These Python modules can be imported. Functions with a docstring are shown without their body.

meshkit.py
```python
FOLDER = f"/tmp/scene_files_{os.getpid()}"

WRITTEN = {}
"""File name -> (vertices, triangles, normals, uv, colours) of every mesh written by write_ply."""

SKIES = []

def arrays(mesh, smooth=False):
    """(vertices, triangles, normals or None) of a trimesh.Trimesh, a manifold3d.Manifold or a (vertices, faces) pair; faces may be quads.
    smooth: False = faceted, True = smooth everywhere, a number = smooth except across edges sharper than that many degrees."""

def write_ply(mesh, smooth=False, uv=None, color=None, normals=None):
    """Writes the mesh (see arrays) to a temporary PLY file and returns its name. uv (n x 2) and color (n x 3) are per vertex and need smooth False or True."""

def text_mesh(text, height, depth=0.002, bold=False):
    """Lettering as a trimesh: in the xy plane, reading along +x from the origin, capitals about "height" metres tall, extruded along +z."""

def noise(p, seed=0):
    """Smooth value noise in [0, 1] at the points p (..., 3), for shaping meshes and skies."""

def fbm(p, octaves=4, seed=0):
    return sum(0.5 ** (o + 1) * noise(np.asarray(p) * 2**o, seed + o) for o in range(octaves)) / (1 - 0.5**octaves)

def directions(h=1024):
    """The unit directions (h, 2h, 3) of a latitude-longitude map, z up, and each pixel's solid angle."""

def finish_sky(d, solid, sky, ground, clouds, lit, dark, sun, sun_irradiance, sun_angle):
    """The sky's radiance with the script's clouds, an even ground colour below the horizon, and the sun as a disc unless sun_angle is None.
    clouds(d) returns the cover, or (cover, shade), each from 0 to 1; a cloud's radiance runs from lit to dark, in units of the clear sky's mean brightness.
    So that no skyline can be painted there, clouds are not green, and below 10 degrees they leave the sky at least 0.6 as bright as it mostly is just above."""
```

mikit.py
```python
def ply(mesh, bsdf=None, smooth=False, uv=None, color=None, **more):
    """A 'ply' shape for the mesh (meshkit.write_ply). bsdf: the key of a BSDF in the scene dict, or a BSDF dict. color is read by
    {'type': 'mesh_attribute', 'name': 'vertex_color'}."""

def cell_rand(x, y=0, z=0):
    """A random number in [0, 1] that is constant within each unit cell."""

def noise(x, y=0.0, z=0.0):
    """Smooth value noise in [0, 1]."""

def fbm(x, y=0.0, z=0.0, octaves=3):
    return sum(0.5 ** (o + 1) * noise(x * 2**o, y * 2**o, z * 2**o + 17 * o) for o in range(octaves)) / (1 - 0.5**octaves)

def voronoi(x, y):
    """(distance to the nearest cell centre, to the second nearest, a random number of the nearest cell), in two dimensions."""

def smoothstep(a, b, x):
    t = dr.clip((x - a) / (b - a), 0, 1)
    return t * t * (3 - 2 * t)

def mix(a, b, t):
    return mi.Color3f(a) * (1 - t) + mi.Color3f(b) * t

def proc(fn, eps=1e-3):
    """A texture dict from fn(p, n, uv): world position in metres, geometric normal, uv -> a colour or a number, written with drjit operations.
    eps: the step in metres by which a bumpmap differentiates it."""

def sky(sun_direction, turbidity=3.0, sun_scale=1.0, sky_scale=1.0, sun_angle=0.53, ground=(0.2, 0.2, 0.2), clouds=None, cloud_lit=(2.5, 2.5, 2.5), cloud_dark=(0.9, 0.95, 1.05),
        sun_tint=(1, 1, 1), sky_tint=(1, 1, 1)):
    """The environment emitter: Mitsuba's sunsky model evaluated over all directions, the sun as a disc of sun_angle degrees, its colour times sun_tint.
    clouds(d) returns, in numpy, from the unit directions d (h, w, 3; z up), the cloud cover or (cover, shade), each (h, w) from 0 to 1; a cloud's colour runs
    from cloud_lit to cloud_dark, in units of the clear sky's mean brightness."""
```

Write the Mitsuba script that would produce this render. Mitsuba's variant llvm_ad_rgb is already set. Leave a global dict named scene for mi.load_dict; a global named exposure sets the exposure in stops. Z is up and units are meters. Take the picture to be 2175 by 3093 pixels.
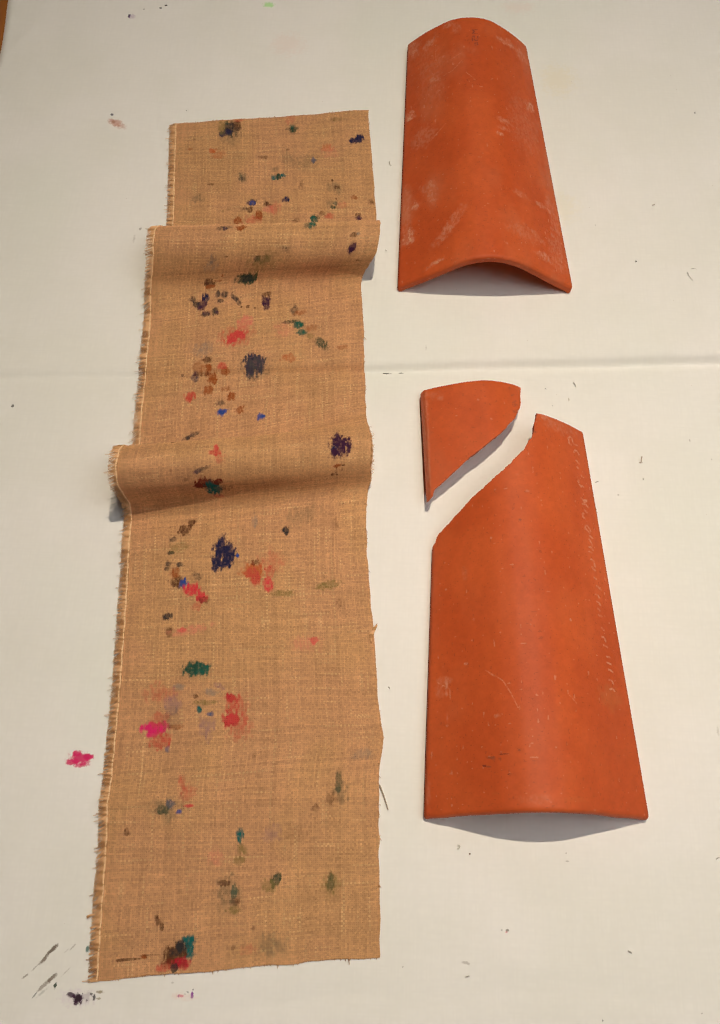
# A strip of paint-stained burlap beside one whole and one broken terracotta roof tile, on a white cotton sheet, by ceiling light.
import math
import numpy as np
import trimesh
import manifold3d
import drjit as dr
import mitsuba as mi
import mikit
import meshkit
from scipy.interpolate import CubicSpline, PchipInterpolator
from mikit import proc, noise, fbm, voronoi, cell_rand, smoothstep, mix

T = mi.ScalarTransform4f
rng = np.random.default_rng(11)
scene, labels = {"type": "scene"}, {}

# ------------------------------------------------------------------ camera, lamps, exposure
exposure = 0.0
EYE = np.array([0.0, 0.0, 0.88319])
FWD, UP = np.array([0.0, 0.407956, -0.913001]), np.array([-0.044335, 0.912104, 0.407555])
scene["camera"] = {"type": "perspective", "fov": 42.4514, "fov_axis": "x", "near_clip": 0.02, "far_clip": 30.0,
                   "to_world": T().look_at(origin=EYE.tolist(), target=(EYE + FWD).tolist(), up=UP.tolist())}


def spot(key, at, to, rgb, cut=60.0, beam=2.0):
    scene[key] = {"type": "spot", "to_world": T().look_at(origin=at, target=to, up=[0, 1, 0.1]), "cutoff_angle": cut, "beam_width": beam,
                  "intensity": {"type": "rgb", "value": rgb}}


KEY = [0.19, 0.86, 2.45]                      # unseen spotlight above the tiles; three close copies soften its shadow edge
for i, (dx, dy) in enumerate(((0.0, 0.014), (0.012, -0.007), (-0.012, -0.007))):
    spot(f"unseen_key_lamp_{i}", [KEY[0] + dx, KEY[1] + dy, KEY[2]], [0.18, 0.30, 0.0], [5.2, 4.50, 3.50], cut=46.0)
spot("unseen_front_lamp", [0.25, -0.95, 2.4], [0.2, 0.4, 0.0], [0.25, 0.21, 0.17])  # out of view, placed to light under the tile arches from the near side
spot("unseen_rear_lamp", [0.05, 2.75, 2.4], [0.2, 0.4, 0.0], [1.2, 1.02, 0.85])  # out of view, placed behind the tiles for their faint longer shadows

# ------------------------------------------------------------------ materials
def sq(x):
    return x * x


def blob_mask(x, y, table, edge):
    """Paint and dirt marks: colour-independent masks of soft ellipses, their outline pushed in and out by edge."""
    for (cx, cy, rx, ry, ang, col, k, soft) in table:
        c, s = math.cos(ang), math.sin(ang)
        dx, dy = x - cx, y - cy
        d = dr.sqrt(sq((dx * c + dy * s) / rx) + sq((dy * c - dx * s) / ry)) + edge * (0.55 if soft < 0.5 else 0.75)
        yield col, k * (1 - smoothstep(1 - soft, 1 + soft, d)), k


BURLAP_STAINS = [
    (0.077, 0.0178, 0.00718, 0.01328, 0.0, (0.035, 0.03, 0.03), 0.85, 0.32),
    (0.0671, 0.0268, 0.00357, 0.00653, 0.0, (0.02, 0.018, 0.052), 0.9, 0.32),
    (0.0745, 0.0236, 0.00613, 0.00572, 0.0, (0.02, 0.018, 0.052), 0.9, 0.32),
    (0.0733, 0.0045, 0.00269, 0.00419, 0.0, (0.025, 0.05, 0.03), 0.8, 0.32),
    (0.0874, 0.0127, 0.0045, 0.00851, 0.0, (0.1, 0.04, 0.018), 0.8, 0.32),
    (0.085, 0.0217, 0.00538, 0.00865, 0.0, (0.035, 0.03, 0.03), 0.45, 0.5),
    (0.0671, 0.0147, 0.00404, 0.01215, 0.0, (0.2, 0.14, 0.045), 0.55, 0.32),
    (0.0893, 0.0025, 0.00544, 0.00267, 0.0, (0.47, 0.07, 0.045), 0.35, 0.5),
    (0.0776, 0.0357, 0.0116, 0.00901, 0.0, (0.13, 0.105, 0.06), 0.3, 0.5),
    (0.0548, 0.0561, 0.00443, 0.00439, 0.0, (0.44, 0.11, 0.035), 0.8, 0.32),
    (0.0634, 0.0625, 0.008, 0.00712, 0.0, (0.44, 0.11, 0.035), 0.35, 0.5),
    (0.0265, 0.0523, 0.00314, 0.00191, 0.0, (0.28, 0.075, 0.02), 0.5, 0.32),
    (0.032, 0.0344, 0.00179, 0.00197, 0.0, (0.1, 0.04, 0.018), 0.3, 0.5),
    (0.093, 0.1026, 0.00527, 0.00748, 0.0, (0.13, 0.105, 0.06), 0.6, 0.32),
    (0.0924, 0.1052, 0.00395, 0.0032, 0.0, (0.035, 0.03, 0.03), 0.4, 0.5),
    (0.0536, 0.1128, 0.00438, 0.00203, 0.0, (0.1, 0.04, 0.018), 0.6, 0.32),
    (0.0363, 0.1357, 0.00686, 0.00651, 0.0, (0.13, 0.105, 0.06), 0.4, 0.5),
    (0.1047, 0.1408, 0.00563, 0.00496, 0.0, (0.02, 0.018, 0.052), 0.8, 0.32),
    (0.1053, 0.1415, 0.00346, 0.0033, 0.0, (0.03, 0.06, 0.24), 0.6, 0.32),
    (0.1022, 0.1523, 0.00346, 0.00466, 0.0, (0.1, 0.04, 0.018), 0.75, 0.32),
    (0.1238, 0.1434, 0.00494, 0.0044, 0.0, (0.1, 0.04, 0.018), 0.85, 0.32),
    (0.0936, 0.151, 0.00346, 0.0034, 0.0, (0.035, 0.03, 0.03), 0.45, 0.5),
    (0.1127, 0.1619, 0.0049, 0.00867, 0.0, (0.28, 0.075, 0.02), 0.85, 0.32),
    (0.0868, 0.1695, 0.00517, 0.00602, 0.0, (0.28, 0.075, 0.02), 0.8, 0.32),
    (0.1022, 0.2766, 0.00576, 0.00679, 0.0, (0.28, 0.075, 0.02), 0.9, 0.32),
    (0.1047, 0.1702, 0.01032, 0.00721, 0.0, (0.47, 0.07, 0.045), 0.4, 0.5),
    (0.1256, 0.1517, 0.00692, 0.00679, 0.0, (0.62, 0.2, 0.13), 0.5, 0.32),
    (0.0837, 0.2766, 0.00693, 0.00553, 0.0, (0.035, 0.03, 0.03), 0.45, 0.5),
    (0.0844, 0.2785, 0.0023, 0.00409, 0.0, (0.02, 0.018, 0.052), 0.6, 0.32),
    (0.1201, 0.0688, 0.00532, 0.0023, 0.0, (0.1, 0.04, 0.018), 0.5, 0.32),
    (0.0696, 0.1536, 0.00948, 0.00215, -0.35, (0.2, 0.14, 0.045), 0.25, 0.5),
    (0.1582, 0.0236, 0.00667, 0.00629, 0.0, (0.025, 0.05, 0.03), 0.9, 0.32),
    (0.1582, 0.0172, 0.0045, 0.00291, 0.0, (0.015, 0.085, 0.06), 0.6, 0.32),
    (0.1558, 0.007, 0.00537, 0.00676, 0.0, (0.47, 0.07, 0.045), 0.3, 0.5),
    (0.2408, 0.044, 0.00948, 0.00521, -0.14, (0.02, 0.018, 0.052), 0.97, 0.32),
    (0.2457, 0.0395, 0.00515, 0.00473, 0.0, (0.02, 0.018, 0.052), 0.95, 0.32),
    (0.2118, 0.0102, 0.00272, 0.00212, 0.0, (0.1, 0.04, 0.018), 0.5, 0.32),
    (0.2174, 0.0108, 0.00723, 0.00313, 0.0, (0.2, 0.14, 0.045), 0.35, 0.5),
    (0.2014, 0.0548, 0.00715, 0.00582, 0.0, (0.44, 0.11, 0.035), 0.5, 0.32),
    (0.205, 0.0618, 0.00893, 0.00871, 0.0, (0.62, 0.2, 0.13), 0.25, 0.5),
    (0.1515, 0.0567, 0.00223, 0.0018, 0.0, (0.1, 0.04, 0.018), 0.5, 0.32),
    (0.1835, 0.0752, 0.00266, 0.00435, 0.0, (0.08, 0.09, 0.16), 0.8, 0.32),
    (0.1736, 0.0771, 0.01154, 0.01146, 0.0, (0.13, 0.105, 0.06), 0.3, 0.5),
    (0.1509, 0.072, 0.00798, 0.00886, 0.0, (0.13, 0.105, 0.06), 0.25, 0.5),
    (0.1336, 0.102, 0.00451, 0.0038, 0.0, (0.012, 0.1, 0.095), 0.85, 0.32),
    (0.1385, 0.1001, 0.00351, 0.00442, 0.0, (0.025, 0.05, 0.03), 0.85, 0.32),
    (0.1435, 0.0988, 0.00351, 0.00316, 0.0, (0.012, 0.1, 0.095), 0.85, 0.32),
    (0.1348, 0.0886, 0.00441, 0.00329, 0.0, (0.13, 0.105, 0.06), 0.3, 0.5),
    (0.2057, 0.1071, 0.0018, 0.00185, 0.0, (0.1, 0.04, 0.018), 0.85, 0.32),
    (0.2087, 0.1173, 0.00788, 0.00752, 0.0, (0.13, 0.105, 0.06), 0.4, 0.5),
    (0.2106, 0.1173, 0.0035, 0.00266, 0.0, (0.1, 0.04, 0.018), 0.6, 0.32),
    (0.1669, 0.1147, 0.0035, 0.00537, 0.0, (0.1, 0.04, 0.018), 0.35, 0.5),
    (0.1472, 0.1357, 0.00446, 0.00425, 0.0, (0.02, 0.018, 0.052), 0.88, 0.32),
    (0.2321, 0.1326, 0.00434, 0.00311, 0.0, (0.28, 0.075, 0.02), 0.6, 0.32),
    (0.2512, 0.1396, 0.00377, 0.00326, 0.0, (0.1, 0.04, 0.018), 0.45, 0.5),
    (0.2094, 0.1351, 0.0013, 0.00125, 0.0, (0.1, 0.04, 0.018), 0.7, 0.32),
    (0.2057, 0.1478, 0.00346, 0.00269, 0.0, (0.025, 0.05, 0.03), 0.8, 0.32),
    (0.2081, 0.1421, 0.00304, 0.00313, 0.0, (0.015, 0.085, 0.06), 0.6, 0.32),
    (0.2038, 0.1421, 0.0052, 0.00644, 0.0, (0.13, 0.105, 0.06), 0.35, 0.5),
    (0.1915, 0.158, 0.00431, 0.00359, 0.0, (0.1, 0.04, 0.018), 0.6, 0.32),
    (0.181, 0.167, 0.00442, 0.00695, 0.0, (0.015, 0.085, 0.06), 0.9, 0.32),
    (0.181, 0.2702, 0.00448, 0.01067, 0.0, (0.015, 0.085, 0.06), 0.95, 0.32),
    (0.1853, 0.1657, 0.00344, 0.00504, 0.0, (0.025, 0.05, 0.03), 0.5, 0.32),
    (0.1755, 0.2715, 0.00314, 0.00702, 0.0, (0.13, 0.105, 0.06), 0.6, 0.32),
    (0.2155, 0.1434, 0.0052, 0.00401, 0.0, (0.47, 0.07, 0.045), 0.3, 0.5),
    (0.2007, 0.1625, 0.00517, 0.00493, 0.0, (0.47, 0.07, 0.045), 0.5, 0.32),
    (0.2364, 0.1663, 0.00328, 0.00456, 0.0, (0.045, 0.014, 0.038), 0.9, 0.32),
    (0.2352, 0.16, 0.00337, 0.00243, 0.0, (0.1, 0.04, 0.018), 0.6, 0.32),
    (0.1312, 0.1517, 0.0069, 0.00898, 0.0, (0.47, 0.07, 0.045), 0.35, 0.5),
    (0.1576, 0.1714, 0.00514, 0.00487, 0.0, (0.1, 0.04, 0.018), 0.4, 0.5),
    (0.2297, 0.3091, 0.00382, 0.00535, 0.35, (0.045, 0.014, 0.038), 0.92, 0.32),
    (0.2309, 0.2938, 0.0016, 0.00345, 0.0, (0.1, 0.04, 0.018), 0.7, 0.32),
    (0.2278, 0.2938, 0.00384, 0.00271, 0.0, (0.1, 0.04, 0.018), 0.5, 0.32),
    (0.2346, 0.2925, 0.00253, 0.0021, 0.0, (0.22, 0.18, 0.15), 0.5, 0.32),
    (0.2408, 0.325, 0.00261, 0.0013, 0.0, (0.1, 0.04, 0.018), 0.6, 0.32),
    (0.0757, 0.3174, 0.00524, 0.00466, 0.0, (0.035, 0.03, 0.03), 0.4, 0.5),
    (0.0739, 0.3231, 0.00793, 0.00802, 0.0, (0.22, 0.18, 0.15), 0.35, 0.5),
    (0.1238, 0.3174, 0.00348, 0.0039, 0.0, (0.035, 0.03, 0.03), 0.8, 0.32),
    (0.1336, 0.318, 0.0079, 0.00495, 0.0, (0.025, 0.05, 0.03), 0.4, 0.5),
    (0.0899, 0.3142, 0.00218, 0.00106, 0.0, (0.1, 0.04, 0.018), 0.6, 0.32),
    (0.1195, 0.3454, 0.01188, 0.00668, 0.0, (0.025, 0.05, 0.03), 0.98, 0.32),
    (0.1188, 0.3454, 0.0077, 0.00484, 0.0, (0.035, 0.03, 0.03), 0.6, 0.32),
    (0.0757, 0.348, 0.00619, 0.00539, 0.0, (0.1, 0.04, 0.018), 0.85, 0.32),
    (0.077, 0.3524, 0.00544, 0.00227, 0.0, (0.28, 0.075, 0.02), 0.8, 0.32),
    (0.0844, 0.346, 0.00453, 0.00195, 0.0, (0.28, 0.075, 0.02), 0.5, 0.32),
    (0.0893, 0.339, 0.00135, 0.00225, 0.0, (0.28, 0.075, 0.02), 0.7, 0.32),
    (0.0714, 0.3639, 0.00467, 0.0045, 0.0, (0.02, 0.018, 0.052), 0.88, 0.32),
    (0.0677, 0.3715, 0.00519, 0.00619, 0.0, (0.045, 0.014, 0.038), 0.88, 0.32),
    (0.061, 0.3696, 0.00456, 0.00344, 0.0, (0.035, 0.03, 0.03), 0.65, 0.32),
    (0.0573, 0.3639, 0.00456, 0.00271, 0.0, (0.035, 0.03, 0.03), 0.65, 0.32),
    (0.0739, 0.383, 0.00499, 0.00399, 0.0, (0.045, 0.014, 0.038), 0.65, 0.32),
    (0.0831, 0.3817, 0.00409, 0.00454, 0.0, (0.035, 0.03, 0.03), 0.8, 0.32),
    (0.0862, 0.3836, 0.00182, 0.00225, 0.0, (0.045, 0.014, 0.038), 0.7, 0.32),
    (0.072, 0.3849, 0.00543, 0.00234, 0.0, (0.035, 0.03, 0.03), 0.5, 0.32),
    (0.0868, 0.3613, 0.00228, 0.00326, 0.0, (0.035, 0.03, 0.03), 0.8, 0.32),
    (0.0899, 0.369, 0.00364, 0.00225, 0.0, (0.035, 0.03, 0.03), 0.65, 0.32),
    (0.0948, 0.3626, 0.00455, 0.00335, 0.0, (0.035, 0.03, 0.03), 0.7, 0.32),
    (0.1078, 0.3683, 0.00458, 0.00279, 0.52, (0.035, 0.03, 0.03), 0.75, 0.32),
    (0.1121, 0.3747, 0.00229, 0.0042, 0.0, (0.035, 0.03, 0.03), 0.65, 0.32),
    (0.1034, 0.3632, 0.00183, 0.00345, 0.0, (0.035, 0.03, 0.03), 0.5, 0.32),
    (0.1145, 0.3805, 0.00137, 0.00167, 0.0, (0.1, 0.04, 0.018), 0.7, 0.32),
    (0.1225, 0.3811, 0.00274, 0.00223, 0.0, (0.1, 0.04, 0.018), 0.7, 0.32),
    (0.1312, 0.3843, 0.00183, 0.00162, 0.0, (0.1, 0.04, 0.018), 0.5, 0.32),
    (0.1176, 0.4002, 0.00727, 0.00639, 0.0, (0.47, 0.07, 0.045), 0.45, 0.5),
    (0.1318, 0.3244, 0.01708, 0.01242, 0.0, (0.2, 0.14, 0.045), 0.4, 0.5),
    (0.1552, 0.3072, 0.0048, 0.0034, 0.0, (0.035, 0.03, 0.03), 0.45, 0.5),
    (0.1441, 0.3779, 0.00521, 0.00905, 0.0, (0.045, 0.014, 0.038), 0.9, 0.32),
    (0.1453, 0.3683, 0.00635, 0.00322, 0.0, (0.1, 0.04, 0.018), 0.6, 0.32),
    (0.1133, 0.4187, 0.00711, 0.00585, 0.0, (0.56, 0.04, 0.05), 0.95, 0.32),
    (0.1041, 0.4238, 0.0071, 0.00689, 0.0, (0.56, 0.04, 0.05), 0.95, 0.32),
    (0.1188, 0.4028, 0.00879, 0.0103, 0.0, (0.62, 0.2, 0.13), 0.6, 0.32),
    (0.109, 0.4206, 0.01617, 0.01252, 0.0, (0.47, 0.07, 0.045), 0.45, 0.5),
    (0.1299, 0.4595, 0.01062, 0.01413, 0.0, (0.02, 0.018, 0.052), 0.97, 0.32),
    (0.1392, 0.4601, 0.00505, 0.00937, 0.0, (0.02, 0.018, 0.052), 0.85, 0.32),
    (0.1256, 0.4652, 0.00503, 0.00759, 0.0, (0.02, 0.018, 0.052), 0.85, 0.32),
    (0.133, 0.4646, 0.01718, 0.01358, 0.0, (0.13, 0.105, 0.06), 0.3, 0.5),
    (0.1816, 0.413, 0.00574, 0.00478, 0.0, (0.015, 0.085, 0.06), 0.92, 0.32),
    (0.1847, 0.4232, 0.00572, 0.00368, 0.0, (0.015, 0.085, 0.06), 0.88, 0.32),
    (0.1706, 0.4085, 0.00755, 0.00226, 0.0, (0.025, 0.05, 0.03), 0.75, 0.32),
    (0.1773, 0.3932, 0.0038, 0.00568, 0.0, (0.035, 0.03, 0.03), 0.5, 0.32),
    (0.1835, 0.3977, 0.00633, 0.00328, 0.0, (0.28, 0.075, 0.02), 0.5, 0.32),
    (0.197, 0.4187, 0.00629, 0.00334, 0.0, (0.28, 0.075, 0.02), 0.45, 0.5),
    (0.1958, 0.4295, 0.00375, 0.00346, 0.0, (0.2, 0.14, 0.045), 0.5, 0.32),
    (0.2081, 0.4391, 0.00749, 0.00516, 0.61, (0.025, 0.05, 0.03), 0.75, 0.32),
    (0.2131, 0.4461, 0.00373, 0.00463, 0.0, (0.025, 0.05, 0.03), 0.5, 0.32),
    (0.2321, 0.4474, 0.00626, 0.00365, 0.0, (0.28, 0.075, 0.02), 0.5, 0.32),
    (0.1699, 0.4563, 0.0074, 0.00503, 0.0, (0.44, 0.11, 0.035), 0.5, 0.32),
    (0.1644, 0.4187, 0.01002, 0.00871, 0.0, (0.62, 0.2, 0.13), 0.35, 0.5),
    (0.077, 0.4506, 0.00539, 0.00423, 0.0, (0.1, 0.04, 0.018), 0.8, 0.32),
    (0.0788, 0.4627, 0.00419, 0.00728, 0.0, (0.28, 0.075, 0.02), 0.85, 0.32),
    (0.0837, 0.4729, 0.00554, 0.00771, 0.0, (0.28, 0.075, 0.02), 0.92, 0.32),
    (0.0677, 0.4595, 0.00736, 0.00734, 0.0, (0.28, 0.075, 0.02), 0.45, 0.5),
    (0.064, 0.4697, 0.00485, 0.00604, 0.0, (0.02, 0.018, 0.052), 0.6, 0.32),
    (0.0727, 0.4665, 0.00979, 0.00227, 0.0, (0.1, 0.04, 0.018), 0.5, 0.32),
    (0.0973, 0.4652, 0.00502, 0.00401, 0.0, (0.28, 0.075, 0.02), 0.85, 0.32),
    (0.0948, 0.4595, 0.00489, 0.00383, 0.0, (0.47, 0.07, 0.045), 0.7, 0.32),
    (0.08, 0.4882, 0.00493, 0.00615, 0.0, (0.28, 0.075, 0.02), 0.85, 0.32),
    (0.0991, 0.4888, 0.00484, 0.00409, 0.0, (0.28, 0.075, 0.02), 0.55, 0.32),
    (0.1059, 0.499, 0.00494, 0.00491, 0.0, (0.28, 0.075, 0.02), 0.85, 0.32),
    (0.1164, 0.5168, 0.00489, 0.00458, 0.0, (0.28, 0.075, 0.02), 0.85, 0.32),
    (0.0597, 0.4939, 0.00548, 0.00585, 0.0, (0.47, 0.07, 0.045), 0.9, 0.32),
    (0.0967, 0.5162, 0.00597, 0.00407, 0.0, (0.03, 0.06, 0.24), 0.9, 0.32),
    (0.0942, 0.506, 0.00596, 0.0031, 0.0, (0.035, 0.03, 0.03), 0.5, 0.32),
    (0.1398, 0.5289, 0.00432, 0.00461, 0.0, (0.03, 0.06, 0.24), 0.9, 0.32),
    (0.0702, 0.4353, 0.00988, 0.00902, 0.0, (0.22, 0.18, 0.15), 0.35, 0.5),
    (0.0493, 0.4658, 0.00146, 0.00152, 0.0, (0.035, 0.03, 0.03), 0.6, 0.32),
    (0.0628, 0.5385, 0.00836, 0.00228, -0.26, (0.035, 0.03, 0.03), 0.65, 0.32),
    (0.0603, 0.5398, 0.00278, 0.00226, 0.0, (0.035, 0.03, 0.03), 0.7, 0.32),
    (0.056, 0.6086, 0.00172, 0.00433, 0.0, (0.1, 0.04, 0.018), 0.8, 0.32),
    (0.101, 0.6328, 0.00268, 0.00646, 0.0, (0.56, 0.04, 0.05), 0.8, 0.32),
    (0.101, 0.6379, 0.00516, 0.00415, 0.0, (0.47, 0.07, 0.045), 0.8, 0.32),
    (0.1053, 0.6456, 0.00412, 0.00444, 0.0, (0.47, 0.07, 0.045), 0.35, 0.5),
    (0.0831, 0.657, 0.00371, 0.00222, -0.35, (0.02, 0.018, 0.052), 0.75, 0.32),
    (0.0905, 0.6538, 0.00537, 0.00214, -0.26, (0.035, 0.03, 0.03), 0.55, 0.32),
    (0.0905, 0.673, 0.01062, 0.00775, 0.0, (0.16, 0.03, 0.015), 0.97, 0.32),
    (0.0961, 0.6812, 0.00739, 0.01177, 0.0, (0.012, 0.1, 0.095), 0.95, 0.32),
    (0.0813, 0.6755, 0.00389, 0.00389, 0.0, (0.16, 0.03, 0.015), 0.9, 0.32),
    (0.1016, 0.6717, 0.00581, 0.00424, 0.0, (0.16, 0.03, 0.015), 0.85, 0.32),
    (0.0991, 0.6965, 0.00531, 0.00268, 0.35, (0.47, 0.07, 0.045), 0.35, 0.5),
    (0.1053, 0.6832, 0.00695, 0.00484, 0.0, (0.1, 0.04, 0.018), 0.4, 0.5),
    (0.0591, 0.6532, 0.00163, 0.00126, 0.0, (0.1, 0.04, 0.018), 0.4, 0.5),
    (0.072, 0.664, 0.00247, 0.00152, 0.0, (0.1, 0.04, 0.018), 0.3, 0.5),
    (0.2241, 0.6405, 0.00932, 0.0151, 0.0, (0.045, 0.014, 0.038), 0.985, 0.32),
    (0.2192, 0.6456, 0.00407, 0.00585, 0.0, (0.02, 0.018, 0.052), 0.8, 0.32),
    (0.2334, 0.6417, 0.0025, 0.01002, 0.0, (0.045, 0.014, 0.038), 0.88, 0.32),
    (0.2229, 0.6245, 0.00256, 0.01225, 0.0, (0.045, 0.014, 0.038), 0.85, 0.32),
    (0.2204, 0.6494, 0.00593, 0.00419, 0.0, (0.045, 0.014, 0.038), 0.95, 0.32),
    (0.2229, 0.6653, 0.00399, 0.00262, 0.0, (0.28, 0.075, 0.02), 0.95, 0.32),
    (0.2278, 0.6653, 0.00234, 0.00154, 0.0, (0.1, 0.04, 0.018), 0.75, 0.32),
    (0.2211, 0.673, 0.00071, 0.00613, 0.0, (0.1, 0.04, 0.018), 0.5, 0.32),
    (0.2272, 0.6711, 0.00088, 0.00412, 0.0, (0.1, 0.04, 0.018), 0.5, 0.32),
    (0.2174, 0.6781, 0.00177, 0.00254, 0.0, (0.1, 0.04, 0.018), 0.75, 0.32),
    (0.2217, 0.6787, 0.00148, 0.00158, 0.0, (0.1, 0.04, 0.018), 0.75, 0.32),
    (0.2321, 0.7214, 0.00061, 0.00105, 0.0, (0.035, 0.03, 0.03), 0.6, 0.32),
    (0.0634, 0.7341, 0.00645, 0.00535, -0.52, (0.1, 0.04, 0.018), 0.85, 0.32),
    (0.072, 0.7259, 0.00385, 0.00441, 0.0, (0.1, 0.04, 0.018), 0.85, 0.32),
    (0.0542, 0.745, 0.0045, 0.00309, 0.0, (0.035, 0.03, 0.03), 0.65, 0.32),
    (0.0517, 0.7603, 0.00382, 0.002, 0.0, (0.035, 0.03, 0.03), 0.9, 0.32),
    (0.0579, 0.7552, 0.00896, 0.00743, 0.0, (0.2, 0.14, 0.045), 0.4, 0.5),
    (0.0493, 0.7724, 0.00335, 0.00354, 0.0, (0.035, 0.03, 0.03), 0.65, 0.32),
    (0.0474, 0.7781, 0.00267, 0.00237, 0.0, (0.035, 0.03, 0.03), 0.6, 0.32),
    (0.0616, 0.7737, 0.00333, 0.00291, 0.0, (0.035, 0.03, 0.03), 0.65, 0.32),
    (0.0566, 0.7845, 0.00448, 0.00596, 0.0, (0.28, 0.075, 0.02), 0.75, 0.32),
    (0.0603, 0.794, 0.00761, 0.00544, 0.0, (0.1, 0.04, 0.018), 0.85, 0.32),
    (0.0659, 0.7947, 0.00456, 0.00544, 0.0, (0.03, 0.06, 0.24), 0.85, 0.32),
    (0.08, 0.7877, 0.00556, 0.0036, 0.0, (0.035, 0.03, 0.03), 0.45, 0.5),
    (0.0739, 0.8017, 0.00753, 0.00661, 0.0, (0.56, 0.04, 0.05), 0.9, 0.32),
    (0.085, 0.8106, 0.00603, 0.00515, 0.52, (0.56, 0.04, 0.05), 0.9, 0.32),
    (0.0794, 0.8202, 0.00437, 0.00459, 0.0, (0.47, 0.07, 0.045), 0.5, 0.32),
    (0.0881, 0.8138, 0.00551, 0.0034, 0.0, (0.1, 0.04, 0.018), 0.45, 0.5),
    (0.1041, 0.759, 0.00725, 0.01308, 0.0, (0.02, 0.018, 0.052), 0.96, 0.32),
    (0.1121, 0.7654, 0.00772, 0.01165, 0.0, (0.02, 0.018, 0.052), 0.96, 0.32),
    (0.0998, 0.7711, 0.00565, 0.01357, 0.0, (0.02, 0.018, 0.052), 0.95, 0.32),
    (0.109, 0.7749, 0.0077, 0.00552, 0.0, (0.02, 0.018, 0.052), 0.85, 0.32),
    (0.1219, 0.7666, 0.0018, 0.00247, 0.0, (0.03, 0.06, 0.24), 0.95, 0.32),
    (0.1379, 0.7845, 0.01151, 0.00936, 0.0, (0.44, 0.11, 0.035), 0.9, 0.32),
    (0.1361, 0.787, 0.00672, 0.00585, 0.0, (0.47, 0.07, 0.045), 0.7, 0.32),
    (0.1404, 0.794, 0.00457, 0.00669, 0.0, (0.47, 0.07, 0.045), 0.9, 0.32),
    (0.1404, 0.7756, 0.0045, 0.00355, 0.0, (0.1, 0.04, 0.018), 0.65, 0.32),
    (0.1539, 0.7858, 0.0056, 0.00582, 0.0, (0.47, 0.07, 0.045), 0.55, 0.32),
    (0.157, 0.7749, 0.01352, 0.0095, 0.0, (0.47, 0.07, 0.045), 0.3, 0.5),
    (0.1539, 0.8004, 0.00489, 0.00687, -0.35, (0.56, 0.04, 0.05), 0.75, 0.32),
    (0.1687, 0.81, 0.01107, 0.00318, 0.0, (0.2, 0.14, 0.045), 0.55, 0.32),
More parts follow.
